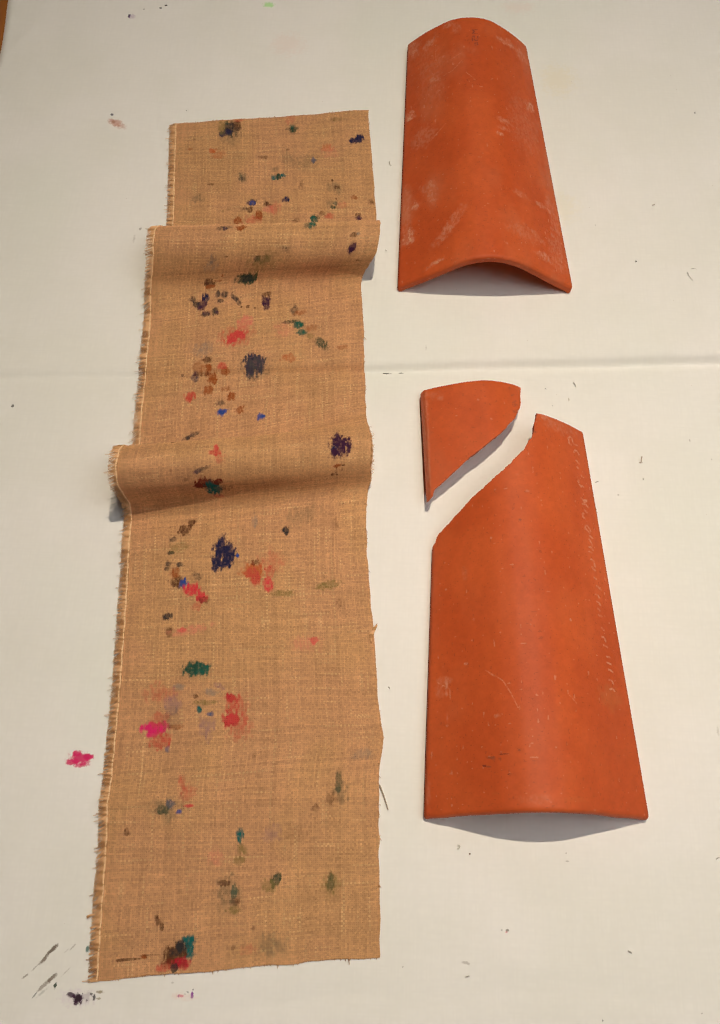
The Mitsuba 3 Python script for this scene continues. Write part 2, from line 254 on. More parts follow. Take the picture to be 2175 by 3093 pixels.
    (0.1385, 0.7316, 0.00273, 0.00678, 0.0, (0.22, 0.18, 0.15), 0.45, 0.5),
    (0.1718, 0.7431, 0.00311, 0.00505, 0.0, (0.035, 0.03, 0.03), 0.9, 0.32),
    (0.1878, 0.7284, 0.01602, 0.00809, 0.0, (0.13, 0.105, 0.06), 0.3, 0.5),
    (0.2247, 0.7399, 0.00344, 0.0051, 0.0, (0.1, 0.04, 0.018), 0.3, 0.5),
    (0.2149, 0.803, 0.01339, 0.00406, -0.17, (0.2, 0.14, 0.045), 0.6, 0.32),
    (0.226, 0.8214, 0.00442, 0.00553, 0.0, (0.1, 0.04, 0.018), 0.35, 0.5),
    (0.0505, 0.8297, 0.00497, 0.00394, 0.0, (0.035, 0.03, 0.03), 0.85, 0.32),
    (0.053, 0.8463, 0.00323, 0.00553, 0.0, (0.1, 0.04, 0.018), 0.65, 0.32),
    (0.0659, 0.8444, 0.00442, 0.00226, -0.17, (0.56, 0.04, 0.05), 0.85, 0.32),
    (0.0727, 0.845, 0.01723, 0.00398, -0.14, (0.62, 0.2, 0.13), 0.45, 0.5),
    (0.1977, 0.859, 0.00474, 0.00359, 0.0, (0.56, 0.04, 0.05), 0.75, 0.32),
    (0.1909, 0.861, 0.01291, 0.00643, 0.0, (0.62, 0.2, 0.13), 0.3, 0.5),
    (0.0813, 0.8852, 0.01246, 0.00691, 0.0, (0.015, 0.085, 0.06), 0.99, 0.32),
    (0.077, 0.8839, 0.00844, 0.00647, 0.0, (0.025, 0.05, 0.03), 0.5, 0.32),
    (0.064, 0.9017, 0.00627, 0.00316, 0.0, (0.22, 0.18, 0.15), 0.55, 0.32),
    (0.0474, 0.9068, 0.01257, 0.00826, 0.0, (0.47, 0.07, 0.045), 0.33, 0.5),
    (0.0585, 0.919, 0.00831, 0.00799, 0.0, (0.26, 0.14, 0.15), 0.5, 0.32),
    (0.0973, 0.9075, 0.00622, 0.00414, 0.0, (0.22, 0.18, 0.15), 0.5, 0.32),
    (0.0905, 0.917, 0.01038, 0.00243, 0.0, (0.2, 0.14, 0.045), 0.55, 0.32),
    (0.085, 0.9228, 0.0026, 0.00316, 0.0, (0.012, 0.1, 0.095), 0.9, 0.32),
    (0.0948, 0.9279, 0.00367, 0.00198, 0.0, (0.08, 0.09, 0.16), 0.8, 0.32),
    (0.0813, 0.9113, 0.0025, 0.00205, 0.0, (0.1, 0.04, 0.018), 0.65, 0.32),
    (0.0924, 0.9393, 0.00608, 0.00973, 0.0, (0.26, 0.14, 0.15), 0.45, 0.5),
    (0.1151, 0.9132, 0.00593, 0.00424, 0.0, (0.4, 0.015, 0.03), 0.95, 0.32),
    (0.1176, 0.9183, 0.00722, 0.00819, 0.0, (0.47, 0.07, 0.045), 0.6, 0.32),
    (0.1164, 0.9336, 0.00819, 0.00685, 0.0, (0.4, 0.015, 0.03), 0.9, 0.32),
    (0.1164, 0.9323, 0.00575, 0.0048, 0.0, (0.56, 0.04, 0.05), 0.8, 0.32),
    (0.1225, 0.9387, 0.01021, 0.01099, 0.0, (0.47, 0.07, 0.045), 0.4, 0.5),
    (0.1225, 0.9247, 0.00925, 0.0122, 0.0, (0.47, 0.07, 0.045), 0.33, 0.5),
    (0.0443, 0.9393, 0.0121, 0.0046, 0.0, (0.62, 0.025, 0.13), 0.97, 0.32),
    (0.0493, 0.9381, 0.0058, 0.00426, 0.0, (0.62, 0.025, 0.13), 0.92, 0.32),
    (0.0419, 0.9432, 0.00576, 0.00373, 0.0, (0.62, 0.025, 0.13), 0.85, 0.32),
    (0.0486, 0.9317, 0.00818, 0.00756, 0.0, (0.47, 0.07, 0.045), 0.5, 0.32),
    (0.0505, 0.9502, 0.01004, 0.00724, 0.0, (0.47, 0.07, 0.045), 0.5, 0.32),
    (0.0616, 0.9387, 0.0081, 0.00225, 0.0, (0.28, 0.075, 0.02), 0.5, 0.32),
    (0.0566, 0.9578, 0.00299, 0.00273, 0.0, (0.08, 0.09, 0.16), 0.6, 0.32),
    (0.1047, 0.9024, 0.00631, 0.00249, 0.35, (0.26, 0.14, 0.15), 0.45, 0.5),
    (0.0573, 0.9311, 0.00818, 0.00955, 0.0, (0.13, 0.105, 0.06), 0.3, 0.5),
    (0.0517, 0.9508, 0.00834, 0.00539, 0.0, (0.47, 0.07, 0.045), 0.4, 0.5),
    (0.0739, 0.9897, 0.00284, 0.00958, -0.26, (0.47, 0.07, 0.045), 0.5, 0.32),
    (0.0807, 0.9992, 0.00714, 0.00769, 0.0, (0.47, 0.07, 0.045), 0.35, 0.5),
    (0.0819, 1.012, 0.00425, 0.0014, 0.0, (0.56, 0.04, 0.05), 0.75, 0.32),
    (0.0727, 1.0171, 0.0032, 0.00259, 0.0, (0.03, 0.06, 0.24), 0.95, 0.32),
    (0.0653, 1.0101, 0.00377, 0.00442, 0.0, (0.08, 0.09, 0.16), 0.75, 0.32),
    (0.0573, 1.0158, 0.00587, 0.00415, 0.0, (0.025, 0.05, 0.03), 0.75, 0.32),
    (0.0616, 1.0133, 0.01414, 0.01066, 0.0, (0.13, 0.105, 0.06), 0.35, 0.5),
    (0.0259, 1.0349, 0.00283, 0.00319, 0.0, (0.1, 0.04, 0.018), 0.65, 0.32),
    (0.1299, 1.0381, 0.00321, 0.00596, 0.0, (0.012, 0.1, 0.095), 0.88, 0.32),
    (0.1312, 1.0496, 0.00469, 0.00433, 0.0, (0.2, 0.14, 0.045), 0.5, 0.32),
    (0.1299, 1.0592, 0.00589, 0.00385, 0.0, (0.2, 0.14, 0.045), 0.6, 0.32),
    (0.1589, 1.0368, 0.00942, 0.00645, 0.0, (0.26, 0.14, 0.15), 0.3, 0.5),
    (0.1078, 1.056, 0.00585, 0.00628, 0.0, (0.62, 0.2, 0.13), 0.35, 0.5),
    (0.1798, 1.0368, 0.0118, 0.00644, 0.0, (0.1, 0.04, 0.018), 0.2, 0.5),
    (0.2198, 0.9973, 0.00311, 0.0094, 0.0, (0.025, 0.05, 0.03), 0.65, 0.32),
    (0.2223, 1.0037, 0.00597, 0.00783, 0.0, (0.13, 0.105, 0.06), 0.4, 0.5),
    (0.2149, 1.0082, 0.00595, 0.00406, 0.0, (0.1, 0.04, 0.018), 0.4, 0.5),
    (0.1989, 1.0152, 0.00356, 0.00321, 0.0, (0.1, 0.04, 0.018), 0.5, 0.32),
    (0.2414, 0.9731, 0.00949, 0.00479, 0.0, (0.22, 0.18, 0.15), 0.3, 0.5),
    (0.1632, 1.0764, 0.00372, 0.00651, 0.26, (0.025, 0.05, 0.03), 0.85, 0.32),
    (0.1576, 1.0815, 0.00695, 0.0054, 0.0, (0.2, 0.14, 0.045), 0.55, 0.32),
    (0.2137, 1.0808, 0.00327, 0.00834, 0.0, (0.025, 0.05, 0.03), 0.8, 0.32),
    (0.2137, 1.0827, 0.007, 0.00965, 0.0, (0.2, 0.14, 0.045), 0.45, 0.5),
    (0.1262, 1.0853, 0.00276, 0.00581, 0.0, (0.015, 0.085, 0.06), 0.7, 0.32),
    (0.1275, 1.0929, 0.00414, 0.0031, 0.0, (0.1, 0.04, 0.018), 0.75, 0.32),
    (0.1207, 1.0853, 0.00922, 0.01446, 0.0, (0.13, 0.105, 0.06), 0.42, 0.5),
    (0.117, 1.0776, 0.00465, 0.00249, 0.0, (0.1, 0.04, 0.018), 0.65, 0.32),
    (0.1256, 1.0999, 0.00574, 0.00308, 0.0, (0.2, 0.14, 0.045), 0.55, 0.32),
    (0.0585, 1.1044, 0.00271, 0.0041, -0.44, (0.1, 0.04, 0.018), 0.8, 0.32),
    (0.0622, 1.1101, 0.00204, 0.00308, 0.0, (0.1, 0.04, 0.018), 0.65, 0.32),
    (0.0868, 1.1235, 0.00617, 0.00683, 0.0, (0.012, 0.1, 0.095), 0.98, 0.32),
    (0.0868, 1.1312, 0.00568, 0.00556, 0.0, (0.012, 0.1, 0.095), 0.93, 0.32),
    (0.0757, 1.1318, 0.01085, 0.00801, 0.0, (0.1, 0.04, 0.018), 0.96, 0.32),
    (0.08, 1.1261, 0.00521, 0.00453, 0.0, (0.035, 0.03, 0.03), 0.92, 0.32),
    (0.0764, 1.1299, 0.00569, 0.00393, 0.0, (0.035, 0.03, 0.03), 0.6, 0.32),
    (0.0727, 1.1394, 0.01009, 0.00339, 0.0, (0.16, 0.03, 0.015), 0.7, 0.32),
    (0.0819, 1.1388, 0.00682, 0.0047, 0.0, (0.4, 0.015, 0.03), 0.75, 0.32),
    (0.0659, 1.142, 0.00673, 0.00275, 0.0, (0.47, 0.07, 0.045), 0.55, 0.32),
    (0.0751, 1.1426, 0.0031, 0.00296, 0.0, (0.035, 0.03, 0.03), 0.85, 0.32),
    (0.0339, 1.1337, 0.01122, 0.00093, 0.0, (0.1, 0.04, 0.018), 0.75, 0.32),
    (0.0259, 1.1337, 0.00337, 0.00128, 0.0, (0.1, 0.04, 0.018), 0.75, 0.32),
    (0.0474, 1.1324, 0.00205, 0.00173, 0.0, (0.28, 0.075, 0.02), 0.85, 0.32),
    (0.0542, 1.1318, 0.00905, 0.00077, 0.0, (0.1, 0.04, 0.018), 0.45, 0.5),
    (0.1268, 1.1299, 0.00227, 0.00161, 0.0, (0.1, 0.04, 0.018), 0.45, 0.5),
    (0.1607, 1.1305, 0.01028, 0.00837, 0.0, (0.13, 0.105, 0.06), 0.4, 0.5),
    (0.1404, 1.1318, 0.00678, 0.00412, 0.0, (0.47, 0.07, 0.045), 0.22, 0.5),
    (0.1435, 1.1152, 0.00182, 0.00164, 0.0, (0.1, 0.04, 0.018), 0.45, 0.5),
    (0.1379, 0.9674, 0.00189, 0.00188, 0.0, (0.1, 0.04, 0.018), 0.45, 0.5)]
CLOTH_STAINS = [
    (-0.2494, 0.1312, 0.00946, 0.00562, -0.0, (0.62, 0.025, 0.13), 0.95, 0.35),
    (-0.2419, 0.1334, 0.00474, 0.00305, -0.0, (0.62, 0.025, 0.13), 0.95, 0.35),
    (-0.2531, 0.1362, 0.00379, 0.00235, -0.0, (0.62, 0.025, 0.13), 0.9, 0.35),
    (-0.2554, 0.1286, 0.00614, 0.00304, -0.0, (0.62, 0.025, 0.13), 0.85, 0.35),
    (-0.2489, 0.1254, 0.00472, 0.00186, -0.0, (0.62, 0.025, 0.13), 0.7, 0.35),
    (-0.2234, 0.0908, 0.00139, 0.0009, -0.0, (0.1, 0.04, 0.018), 0.3, 0.6),
    (-0.2475, -0.0295, 0.00628, 0.00159, 0.84, (0.17, 0.13, 0.095), 0.9, 0.35),
    (-0.2527, -0.0367, 0.00453, 0.00148, 0.84, (0.17, 0.13, 0.095), 0.85, 0.35),
    (-0.2479, -0.0302, 0.00325, 0.00089, 0.84, (0.035, 0.03, 0.03), 0.25, 0.6),
    (-0.2587, -0.0428, 0.00484, 0.00069, 0.84, (0.17, 0.13, 0.095), 0.4, 0.35),
    (-0.2655, -0.0494, 0.00322, 0.00078, 0.7, (0.17, 0.13, 0.095), 0.55, 0.35),
    (-0.2431, -0.0502, 0.00429, 0.00146, 0.79, (0.17, 0.13, 0.095), 0.8, 0.35),
    (-0.2492, -0.0562, 0.00588, 0.00164, 0.79, (0.17, 0.13, 0.095), 0.6, 0.35),
    (-0.2554, -0.0634, 0.00277, 0.00058, 0.96, (0.035, 0.03, 0.03), 0.6, 0.35),
    (-0.2396, -0.0561, 0.00128, 0.00232, -0.17, (0.025, 0.05, 0.03), 0.92, 0.35),
    (-0.2295, -0.026, 0.00347, 0.0006, 0.84, (0.17, 0.13, 0.095), 0.4, 0.35),
    (-0.2318, -0.0447, 0.00376, 0.00039, 0.84, (0.17, 0.13, 0.095), 0.3, 0.6),
    (-0.2349, -0.0296, 0.00271, 0.0004, 0.79, (0.17, 0.13, 0.095), 0.2, 0.6),
    (-0.2168, -0.027, 0.0013, 0.00219, -0.0, (0.012, 0.1, 0.095), 0.8, 0.35),
    (-0.2199, -0.0644, 0.01171, 0.00574, -0.0, (0.62, 0.52, 0.62), 0.35, 0.6),
    (-0.2191, -0.0648, 0.00383, 0.00401, -0.0, (0.045, 0.014, 0.038), 0.985, 0.35),
    (-0.2194, -0.0643, 0.00234, 0.00268, -0.0, (0.035, 0.03, 0.03), 0.6, 0.35),
    (-0.2245, -0.0626, 0.00405, 0.00173, -0.17, (0.045, 0.014, 0.038), 0.88, 0.35),
    (-0.2197, -0.0686, 0.00234, 0.00124, -0.0, (0.045, 0.014, 0.038), 0.75, 0.35),
    (-0.2126, -0.0631, 0.00426, 0.00345, -0.0, (0.045, 0.014, 0.038), 0.22, 0.6),
    (-0.2056, -0.0633, 0.00096, 0.0023, -0.0, (0.035, 0.03, 0.03), 0.85, 0.35),
    (-0.2014, -0.0593, 0.00278, 0.00134, -0.0, (0.2, 0.14, 0.045), 0.7, 0.35),
    (-0.2017, -0.0643, 0.00213, 0.00105, -0.0, (0.2, 0.14, 0.045), 0.6, 0.35),
    (-0.2083, -0.061, 0.00107, 0.00086, -0.0, (0.035, 0.03, 0.03), 0.7, 0.35),
    (-0.2157, -0.0609, 0.00085, 0.00058, -0.0, (0.045, 0.014, 0.038), 0.7, 0.35),
    (-0.2116, -0.0659, 0.00085, 0.00057, -0.0, (0.045, 0.014, 0.038), 0.6, 0.35),
    (-0.1332, -0.0595, 0.00278, 0.00115, -0.0, (0.62, 0.025, 0.13), 0.75, 0.35),
    (-0.1348, -0.0599, 0.00053, 0.00143, -0.0, (0.22, 0.03, 0.28), 0.7, 0.35),
    (-0.1235, -0.0582, 0.00128, 0.00229, -0.0, (0.22, 0.03, 0.28), 0.97, 0.35),
    (-0.1272, -0.0564, 0.00107, 0.00067, -0.0, (0.035, 0.03, 0.03), 0.5, 0.35),
    (-0.1231, -0.0546, 0.00064, 0.00086, -0.0, (0.045, 0.014, 0.038), 0.55, 0.35),
    (-0.1297, -0.0579, 0.00064, 0.00048, -0.0, (0.035, 0.03, 0.03), 0.5, 0.35),
    (-0.1398, -0.043, 0.00043, 0.00097, -0.0, (0.035, 0.03, 0.03), 0.6, 0.35),
    (-0.1409, -0.0498, 0.00107, 0.00058, -0.0, (0.22, 0.18, 0.15), 0.35, 0.6),
    (-0.1311, -0.0599, 0.00855, 0.00239, -0.0, (0.78, 0.58, 0.52), 0.3, 0.6),
    (-0.2498, -0.0617, 0.00426, 0.00096, 0.79, (0.025, 0.05, 0.03), 0.25, 0.6),
    (-0.3444, 1.1201, 0.00167, 0.00387, -0.0, (0.02, 0.018, 0.052), 0.92, 0.35),
    (-0.3408, 1.1189, 0.004, 0.00387, -0.0, (0.22, 0.03, 0.28), 0.3, 0.6),
    (-0.3037, 1.1378, 0.00168, 0.00147, -0.0, (0.035, 0.03, 0.03), 0.9, 0.35),
    (-0.297, 1.1436, 0.00202, 0.00147, -0.0, (0.035, 0.03, 0.03), 0.9, 0.35),
    (-0.1568, 1.1541, 0.00744, 0.00442, -0.0, (0.42, 0.75, 0.3), 0.8, 0.35),
    (-0.3404, 0.937, 0.00157, 0.00172, -0.0, (0.02, 0.018, 0.052), 0.85, 0.35),
    (-0.3337, 0.9234, 0.00843, 0.00552, -0.44, (0.44, 0.11, 0.035), 0.55, 0.35),
    (-0.3363, 0.9245, 0.00312, 0.00255, -0.0, (0.28, 0.075, 0.02), 0.5, 0.35),
    (-0.326, 0.9179, 0.00623, 0.00381, -0.17, (0.44, 0.11, 0.035), 0.35, 0.6),
    (-0.2465, 0.9496, 0.00095, 0.00086, -0.0, (0.035, 0.03, 0.03), 0.8, 0.35),
    (-0.2791, 0.755, 0.00177, 0.00188, -0.0, (0.22, 0.18, 0.15), 0.6, 0.35),
    (-0.2844, 0.7397, 0.00117, 0.00447, -0.0, (0.22, 0.18, 0.15), 0.3, 0.6),
    (-0.1249, 1.0779, 0.01981, 0.01869, -0.0, (0.78, 0.58, 0.52), 0.25, 0.6),
    (-0.3262, 1.1344, 0.001, 0.00098, -0.0, (0.035, 0.03, 0.03), 0.4, 0.35),
    (0.0232, 0.5689, 0.00424, 0.00111, -0.0, (0.035, 0.03, 0.03), 0.85, 0.35),
    (0.0385, 0.5703, 0.00283, 0.00083, -0.0, (0.035, 0.03, 0.03), 0.65, 0.35),
    (0.2005, 0.5553, 0.00071, 0.00082, -0.0, (0.035, 0.03, 0.03), 0.6, 0.35),
    (0.2073, 0.5332, 0.0007, 0.00081, -0.0, (0.035, 0.03, 0.03), 0.5, 0.35),
    (0.2257, 0.5425, 0.0007, 0.00217, -0.0, (0.2, 0.14, 0.045), 0.5, 0.35),
    (0.0664, 0.6021, 0.00096, 0.0034, -0.0, (0.22, 0.18, 0.15), 0.25, 0.6),
    (0.355, 0.4974, 0.00092, 0.00158, -0.0, (0.22, 0.18, 0.15), 0.4, 0.35),
    (0.272, 0.4276, 0.00112, 0.00099, -0.0, (0.22, 0.18, 0.15), 0.4, 0.35),
    (0.3765, 0.4753, 0.00069, 0.00103, -0.0, (0.22, 0.18, 0.15), 0.4, 0.35),
    (0.2368, 1.0348, 0.02056, 0.02437, -0.0, (0.76, 0.68, 0.48), 0.35, 0.6),
    (0.232, 0.8168, 0.01634, 0.02097, -0.0, (0.76, 0.68, 0.48), 0.25, 0.6),
    (0.1882, 1.1714, 0.01841, 0.01109, -0.0, (0.78, 0.58, 0.52), 0.25, 0.6),
    (0.4127, 0.9847, 0.00087, 0.00158, -0.0, (0.035, 0.03, 0.03), 0.6, 0.35),
    (0.2711, 0.7914, 0.00081, 0.00103, -0.0, (0.035, 0.03, 0.03), 0.4, 0.35),
    (0.3165, 0.7387, 0.00133, 0.00132, -0.0, (0.035, 0.03, 0.03), 0.85, 0.35),
    (0.1442, 0.0022, 0.00147, 0.001, -0.0, (0.22, 0.18, 0.15), 0.8, 0.35),
    (0.1434, 0.0008, 0.00092, 0.0005, -0.0, (0.62, 0.025, 0.13), 0.6, 0.35),
    (0.1394, 0.0021, 0.00055, 0.0005, -0.0, (0.035, 0.03, 0.03), 0.5, 0.35),
    (0.1121, 0.0635, 0.00076, 0.00071, -0.0, (0.1, 0.04, 0.018), 0.9, 0.35),
    (0.199, 0.0677, 0.00076, 0.00071, -0.0, (0.22, 0.18, 0.15), 0.5, 0.35),
    (0.1999, 0.061, 0.00151, 0.00053, -0.0, (0.22, 0.18, 0.15), 0.4, 0.35),
    (0.0539, -0.0301, 0.00054, 0.00065, -0.0, (0.22, 0.18, 0.15), 0.6, 0.35),
    (0.3078, -0.0554, 0.00071, 0.00063, -0.0, (0.22, 0.18, 0.15), 0.5, 0.35),
    (0.2231, -0.0639, 0.00053, 0.00063, -0.0, (0.035, 0.03, 0.03), 0.6, 0.35),
    (-0.384, 0.5031, 0.00145, 0.0017, -0.0, (0.035, 0.03, 0.03), 0.8, 0.35),
    (0.108, -0.0249, 0.00307, 0.00103, -0.17, (0.22, 0.18, 0.15), 0.4, 0.35),
    (0.349, 0.1832, 0.00128, 0.0034, -0.0, (0.22, 0.18, 0.15), 0.3, 0.6)]
PITCH = 0.00180


def mix_grit(grit, k):
    """Thin paint catches on single threads; thick paint covers them."""
    w = min(1.0, max(0.25, 1.45 - 1.25 * k))
    return grit * w + (1 - w)


def weave_cell(uv):
    a = uv.x / PITCH + 0.5 * noise(uv.x * 60, uv.y * 90)
    b = uv.y / PITCH + 0.9 * noise(uv.x * 45 + 7, uv.y * 70)
    i, j = dr.floor(a), dr.floor(b)
    return a, b, i, j, a - i - 0.5, b - j - 0.5


def weave_height(uv):
    """Plain weave kept soft: rounded threads over and under, and a gap at each crossing corner that differs from gap to gap."""
    a, b, i, j, fa, fb = weave_cell(uv)
    over = 2 * ((i + j) - 2 * dr.floor((i + j) * 0.5)) - 1
    ca, cb = dr.cos(fa * math.pi), dr.cos(fb * math.pi)
    body = 0.5 + 0.5 * over * (ca - cb)
    ki, kj = dr.floor(a + 0.5), dr.floor(b + 0.5)
    gap = sq((1 - ca) * (1 - cb)) * (0.30 + 0.70 * sq(cell_rand(ki, kj, 7)))
    return body, gap, over > 0, i, j, a, b


def burlap_color(p, n, uv):
    body, gap, warp, i, j, a, b = weave_height(uv)
    tw = cell_rand(i, 3) + 0.9 * (noise(i * 3.1, b * 0.10) - 0.5)
    tf = cell_rand(j, 9) + 0.9 * (noise(a * 0.10, j * 2.7) - 0.5)
    tone = 0.79 + 0.23 * dr.select(warp, 0.65 * tw + 0.35 * tf, 0.35 * tw + 0.65 * tf) + 0.20 * (cell_rand(i, j, 13) - 0.5)
    slub = dr.select(warp, smoothstep(0.80, 0.95, noise(i * 1.37 + 40, b * 0.06)), smoothstep(0.80, 0.95, noise(a * 0.06, j * 1.37 + 80)))
    broad = fbm(uv.x * 15, uv.y * 15, 1.0, 3)
    straw = mix((0.540, 0.288, 0.134), (0.548, 0.282, 0.140), smoothstep(0.36, 0.64, broad))
    straw = mix(straw, (0.72, 0.47, 0.24), 0.5 * slub)
    straw = straw * (tone * (0.93 + 0.14 * fbm(uv.x * 70, uv.y * 45, 5.0, 2)) * (0.94 + 0.12 * body))  # relief shading in the colour: raised threads lighter, sunken ones darker
    comb = cell_rand(i, dr.floor(b * 0.22), 5) - 0.5
    edge = 2.0 * (fbm(uv.x * 380, uv.y * 240, 2.0, 3) - 0.5) + 0.62 * comb + 0.25 * (cell_rand(i, j, 2) - 0.5)
    col = straw
    grit = 0.25 + 1.0 * cell_rand(i, dr.floor(b * 0.45), 21) + 0.5 * cell_rand(dr.floor(a * 0.5), j, 23) + 0.6 * gap
    for c, m, k in blob_mask(uv.x, uv.y, BURLAP_STAINS, edge):
        col = mix(col, c, dr.minimum(m * mix_grit(grit, k), 1.0))
    return col * (1 - 0.92 * gap)  # shade inside the open weave gaps is painted into the colour


def burlap_bump(p, n, uv):
    body, gap, warp, i, j, a, b = weave_height(uv)
    return body - gap


def cloth_color(p, n, uv):
    f = fbm(p.x * 9, p.y * 9, 3.0, 3)
    base = mix((0.765, 0.750, 0.705), (0.790, 0.770, 0.738), smoothstep(0.3, 0.7, f))
    base = mix(base, (0.745, 0.755, 0.695), 0.5 * smoothstep(0.5, 0.75, fbm(p.x * 5 + 9, p.y * 5, 8.0, 2)))
    thread = 0.991 + 0.018 * noise(p.x * 700, p.y * 60) * noise(p.x * 60 + 5, p.y * 700) * 2
    grain = 0.985 + 0.03 * fbm(p.x * 330, p.y * 330, 2.0, 2)
    base = base * (thread * grain)
    edge = 1.9 * (fbm(p.x * 380, p.y * 380, 4.0, 3) - 0.5) + 0.5 * (noise(p.x * 1400, p.y * 1400) - 0.5)
    for c, m, _ in blob_mask(p.x, p.y, CLOTH_STAINS, edge):
        base = mix(base, c, m)
    return base


def cloth_bump(p, n, uv):
    return 0.2 * noise(p.x * 1500, p.y * 1500) + 1.6 * fbm(p.x * 120, p.y * 120, 1.0, 3)


def seg_dist(x, y, s):
    (x0, y0, x1, y1) = s
    ex, ey = x1 - x0, y1 - y0
    k = dr.clip(((x - x0) * ex + (y - y0) * ey) / (ex * ex + ey * ey + 1e-12), 0, 1)
    return dr.sqrt(sq(x - x0 - k * ex) + sq(y - y0 - k * ey))


def tile_color(inv, seed, marks, scratches, strokes, dust, stroke_col=(0.66, 0.33, 0.20), stroke_k=0.5):
    inv = [[float(v) for v in r] for r in inv]

    def fn(p, n, uv):
        x, y, z = (inv[k][0] * p.x + inv[k][1] * p.y + inv[k][2] * p.z + inv[k][3] for k in range(3))
        f = fbm(x * 26 + seed, y * 17, z * 26, 3)
        col = mix((0.475, 0.076, 0.018), (0.520, 0.092, 0.023), smoothstep(0.32, 0.68, f))
        col = mix(col, (0.410, 0.060, 0.014), 0.35 * smoothstep(0.52, 0.75, fbm(x * 9 + 4 * seed, y * 7, z * 9 + 3, 2)))
        col = col * (0.93 + 0.14 * fbm(x * 700, y * 700, z * 700, 2)) * (0.95 + 0.1 * noise(x * 190, y * 190, z * 190))
        pit = smoothstep(0.80, 0.90, noise(x * 620, y * 620, z * 620 + seed))
        col = mix(col, (0.24, 0.05, 0.02), 0.35 * pit)
        lime = smoothstep(0.88, 0.95, noise(x * 330 + 7, y * 330, z * 330 + seed))
        col = mix(col, (0.72, 0.40, 0.25), 0.28 * lime)
        bloom = dust * smoothstep(0.50, 0.78, fbm(x * 34 + 11 * seed, y * 16, z * 20, 4))
        side = smoothstep(0.038, 0.085, dr.abs(x))
        col = mix(col, (0.52, 0.24, 0.14), bloom * (0.35 + 0.65 * side))
        edge = 2.0 * (fbm(x * 330, y * 240, z * 240, 3) - 0.5)
        dusty = 0.25 + 0.75 * smoothstep(0.38, 0.62, fbm(x * 420, y * 300, z * 420, 3))
        for c, m, _ in blob_mask(x, y, marks, edge):
            col = mix(col, c, m * (dusty if c[0] > 0.6 else 1.0))
        broken = 0.30 + 0.70 * smoothstep(0.35, 0.62, fbm(x * 500, y * 500, 3.0, 2))
        for s in scratches:
            col = mix(col, (0.70, 0.34, 0.20), s[5] * broken * (1 - smoothstep(0.4 * s[4], s[4], seg_dist(x, y, s[:4]))))
        if strokes:
            d = mi.Float(1.0)
            for s in strokes:
                d = dr.minimum(d, seg_dist(x, y, s))
            col = mix(col, stroke_col, stroke_k * broken * (1 - smoothstep(0.0004, 0.0014, d)))
        return col
    return fn


def tile_bump(p, n, uv):
    return fbm(p.x * 900, p.y * 900, p.z * 900, 2) + 2.5 * noise(p.x * 160, p.y * 160, p.z * 160)


def add_bsdf(key, color, rough=0.8, spec=0.2, bump=None, scale=0.0002, eps=0.0003, sheen=0.0):
    b = {"type": "principled", "base_color": color if "type" in color else {"type": "rgb", **color}, "roughness": rough, "specular": spec}
    if sheen:
        b["sheen"] = sheen
    if bump:
        b = {"type": "bumpmap", "scale": scale, "nested_texture": proc(bump, eps), "nested_bsdf": b}
    scene[key] = {"type": "twosided", "nested": b}


def rgb(*v):
    return {"value": list(v)}


add_bsdf("mat_burlap", proc(burlap_color), 0.9, 0.05, burlap_bump, 0.00005, 0.0003)
add_bsdf("mat_cloth", proc(cloth_color), 0.95, 0.05, cloth_bump, 0.00012, 0.0004)
add_bsdf("mat_fringe", proc(lambda p, n, uv: mix((0.40, 0.20, 0.085), (0.72, 0.43, 0.22), smoothstep(0.2, 0.8, noise(p.x * 40, p.y * 520)))), 0.85, 0.1)
add_bsdf("mat_stitch", rgb(0.86, 0.60, 0.36), 0.85, 0.1)
add_bsdf("mat_white_thread", rgb(0.78, 0.70, 0.56), 0.8, 0.1)
add_bsdf("mat_grey_thread", rgb(0.34, 0.27, 0.20), 0.9, 0.1)
add_bsdf("mat_lint_grey", rgb(0.38, 0.35, 0.31), 0.9, 0.1)
add_bsdf("mat_lint_brown", rgb(0.30, 0.20, 0.12), 0.9, 0.1)
add_bsdf("mat_lint_tan", rgb(0.50, 0.33, 0.21), 0.9, 0.1)
add_bsdf("mat_lint_pale", rgb(0.56, 0.54, 0.46), 0.9, 0.1)
add_bsdf("mat_floor", proc(lambda p, n, uv: mix((0.34, 0.125, 0.03), (0.25, 0.08, 0.018), fbm(p.x * 40, p.y * 4, 1.0, 3)) * dr.select(dr.abs(p.x * 8 - dr.floor(p.x * 8)) < 0.02, 0.4, 1.0)), 0.45, 0.4)
scene["mat_lamp"] = {"type": "diffuse", "reflectance": {"type": "rgb", "value": [0.8, 0.8, 0.8]}}

# ------------------------------------------------------------------ setting: floor and the white sheet
def cloth_height(x, y):
    x, y = np.asarray(x, float), np.asarray(y, float)
    q = np.stack([x, y, 0 * x], -1)
    h = 0.0030 * (meshkit.fbm(q * 6.0, 3, 5) - 0.5) + 0.0007 * (meshkit.fbm(q * 26.0, 2, 6) - 0.5)
    d = y - np.interp(x, CREASE[:, 0], CREASE[:, 1])          # the sheet's main fold, running right across
    amp = np.interp(x, [-0.5, -0.2, 0.02, 0.45], [0.45, 0.40, 0.85, 1.2])
    h = h - amp * 0.0080 * np.where(d > 0, np.exp(-sq(d / 0.0052)), np.exp(-np.maximum(-d, 0) / 0.016)) + amp * 0.0012 * np.exp(-sq((d - 0.02) / 0.014))
    for (x0, y0, x1, y1, w, k) in WRINKLES:
        ex, ey = x1 - x0, y1 - y0
        L = math.hypot(ex, ey)
        t = ((x - x0) * ex + (y - y0) * ey) / L
        e = (-(x - x0) * ey + (y - y0) * ex) / L + 0.006 * np.sin(t * 23 + x0 * 40)
        h = h + k * np.exp(-sq(e / w)) * np.clip(t / 0.05, 0, 1) * np.clip((L - t) / 0.05, 0, 1)
    return h


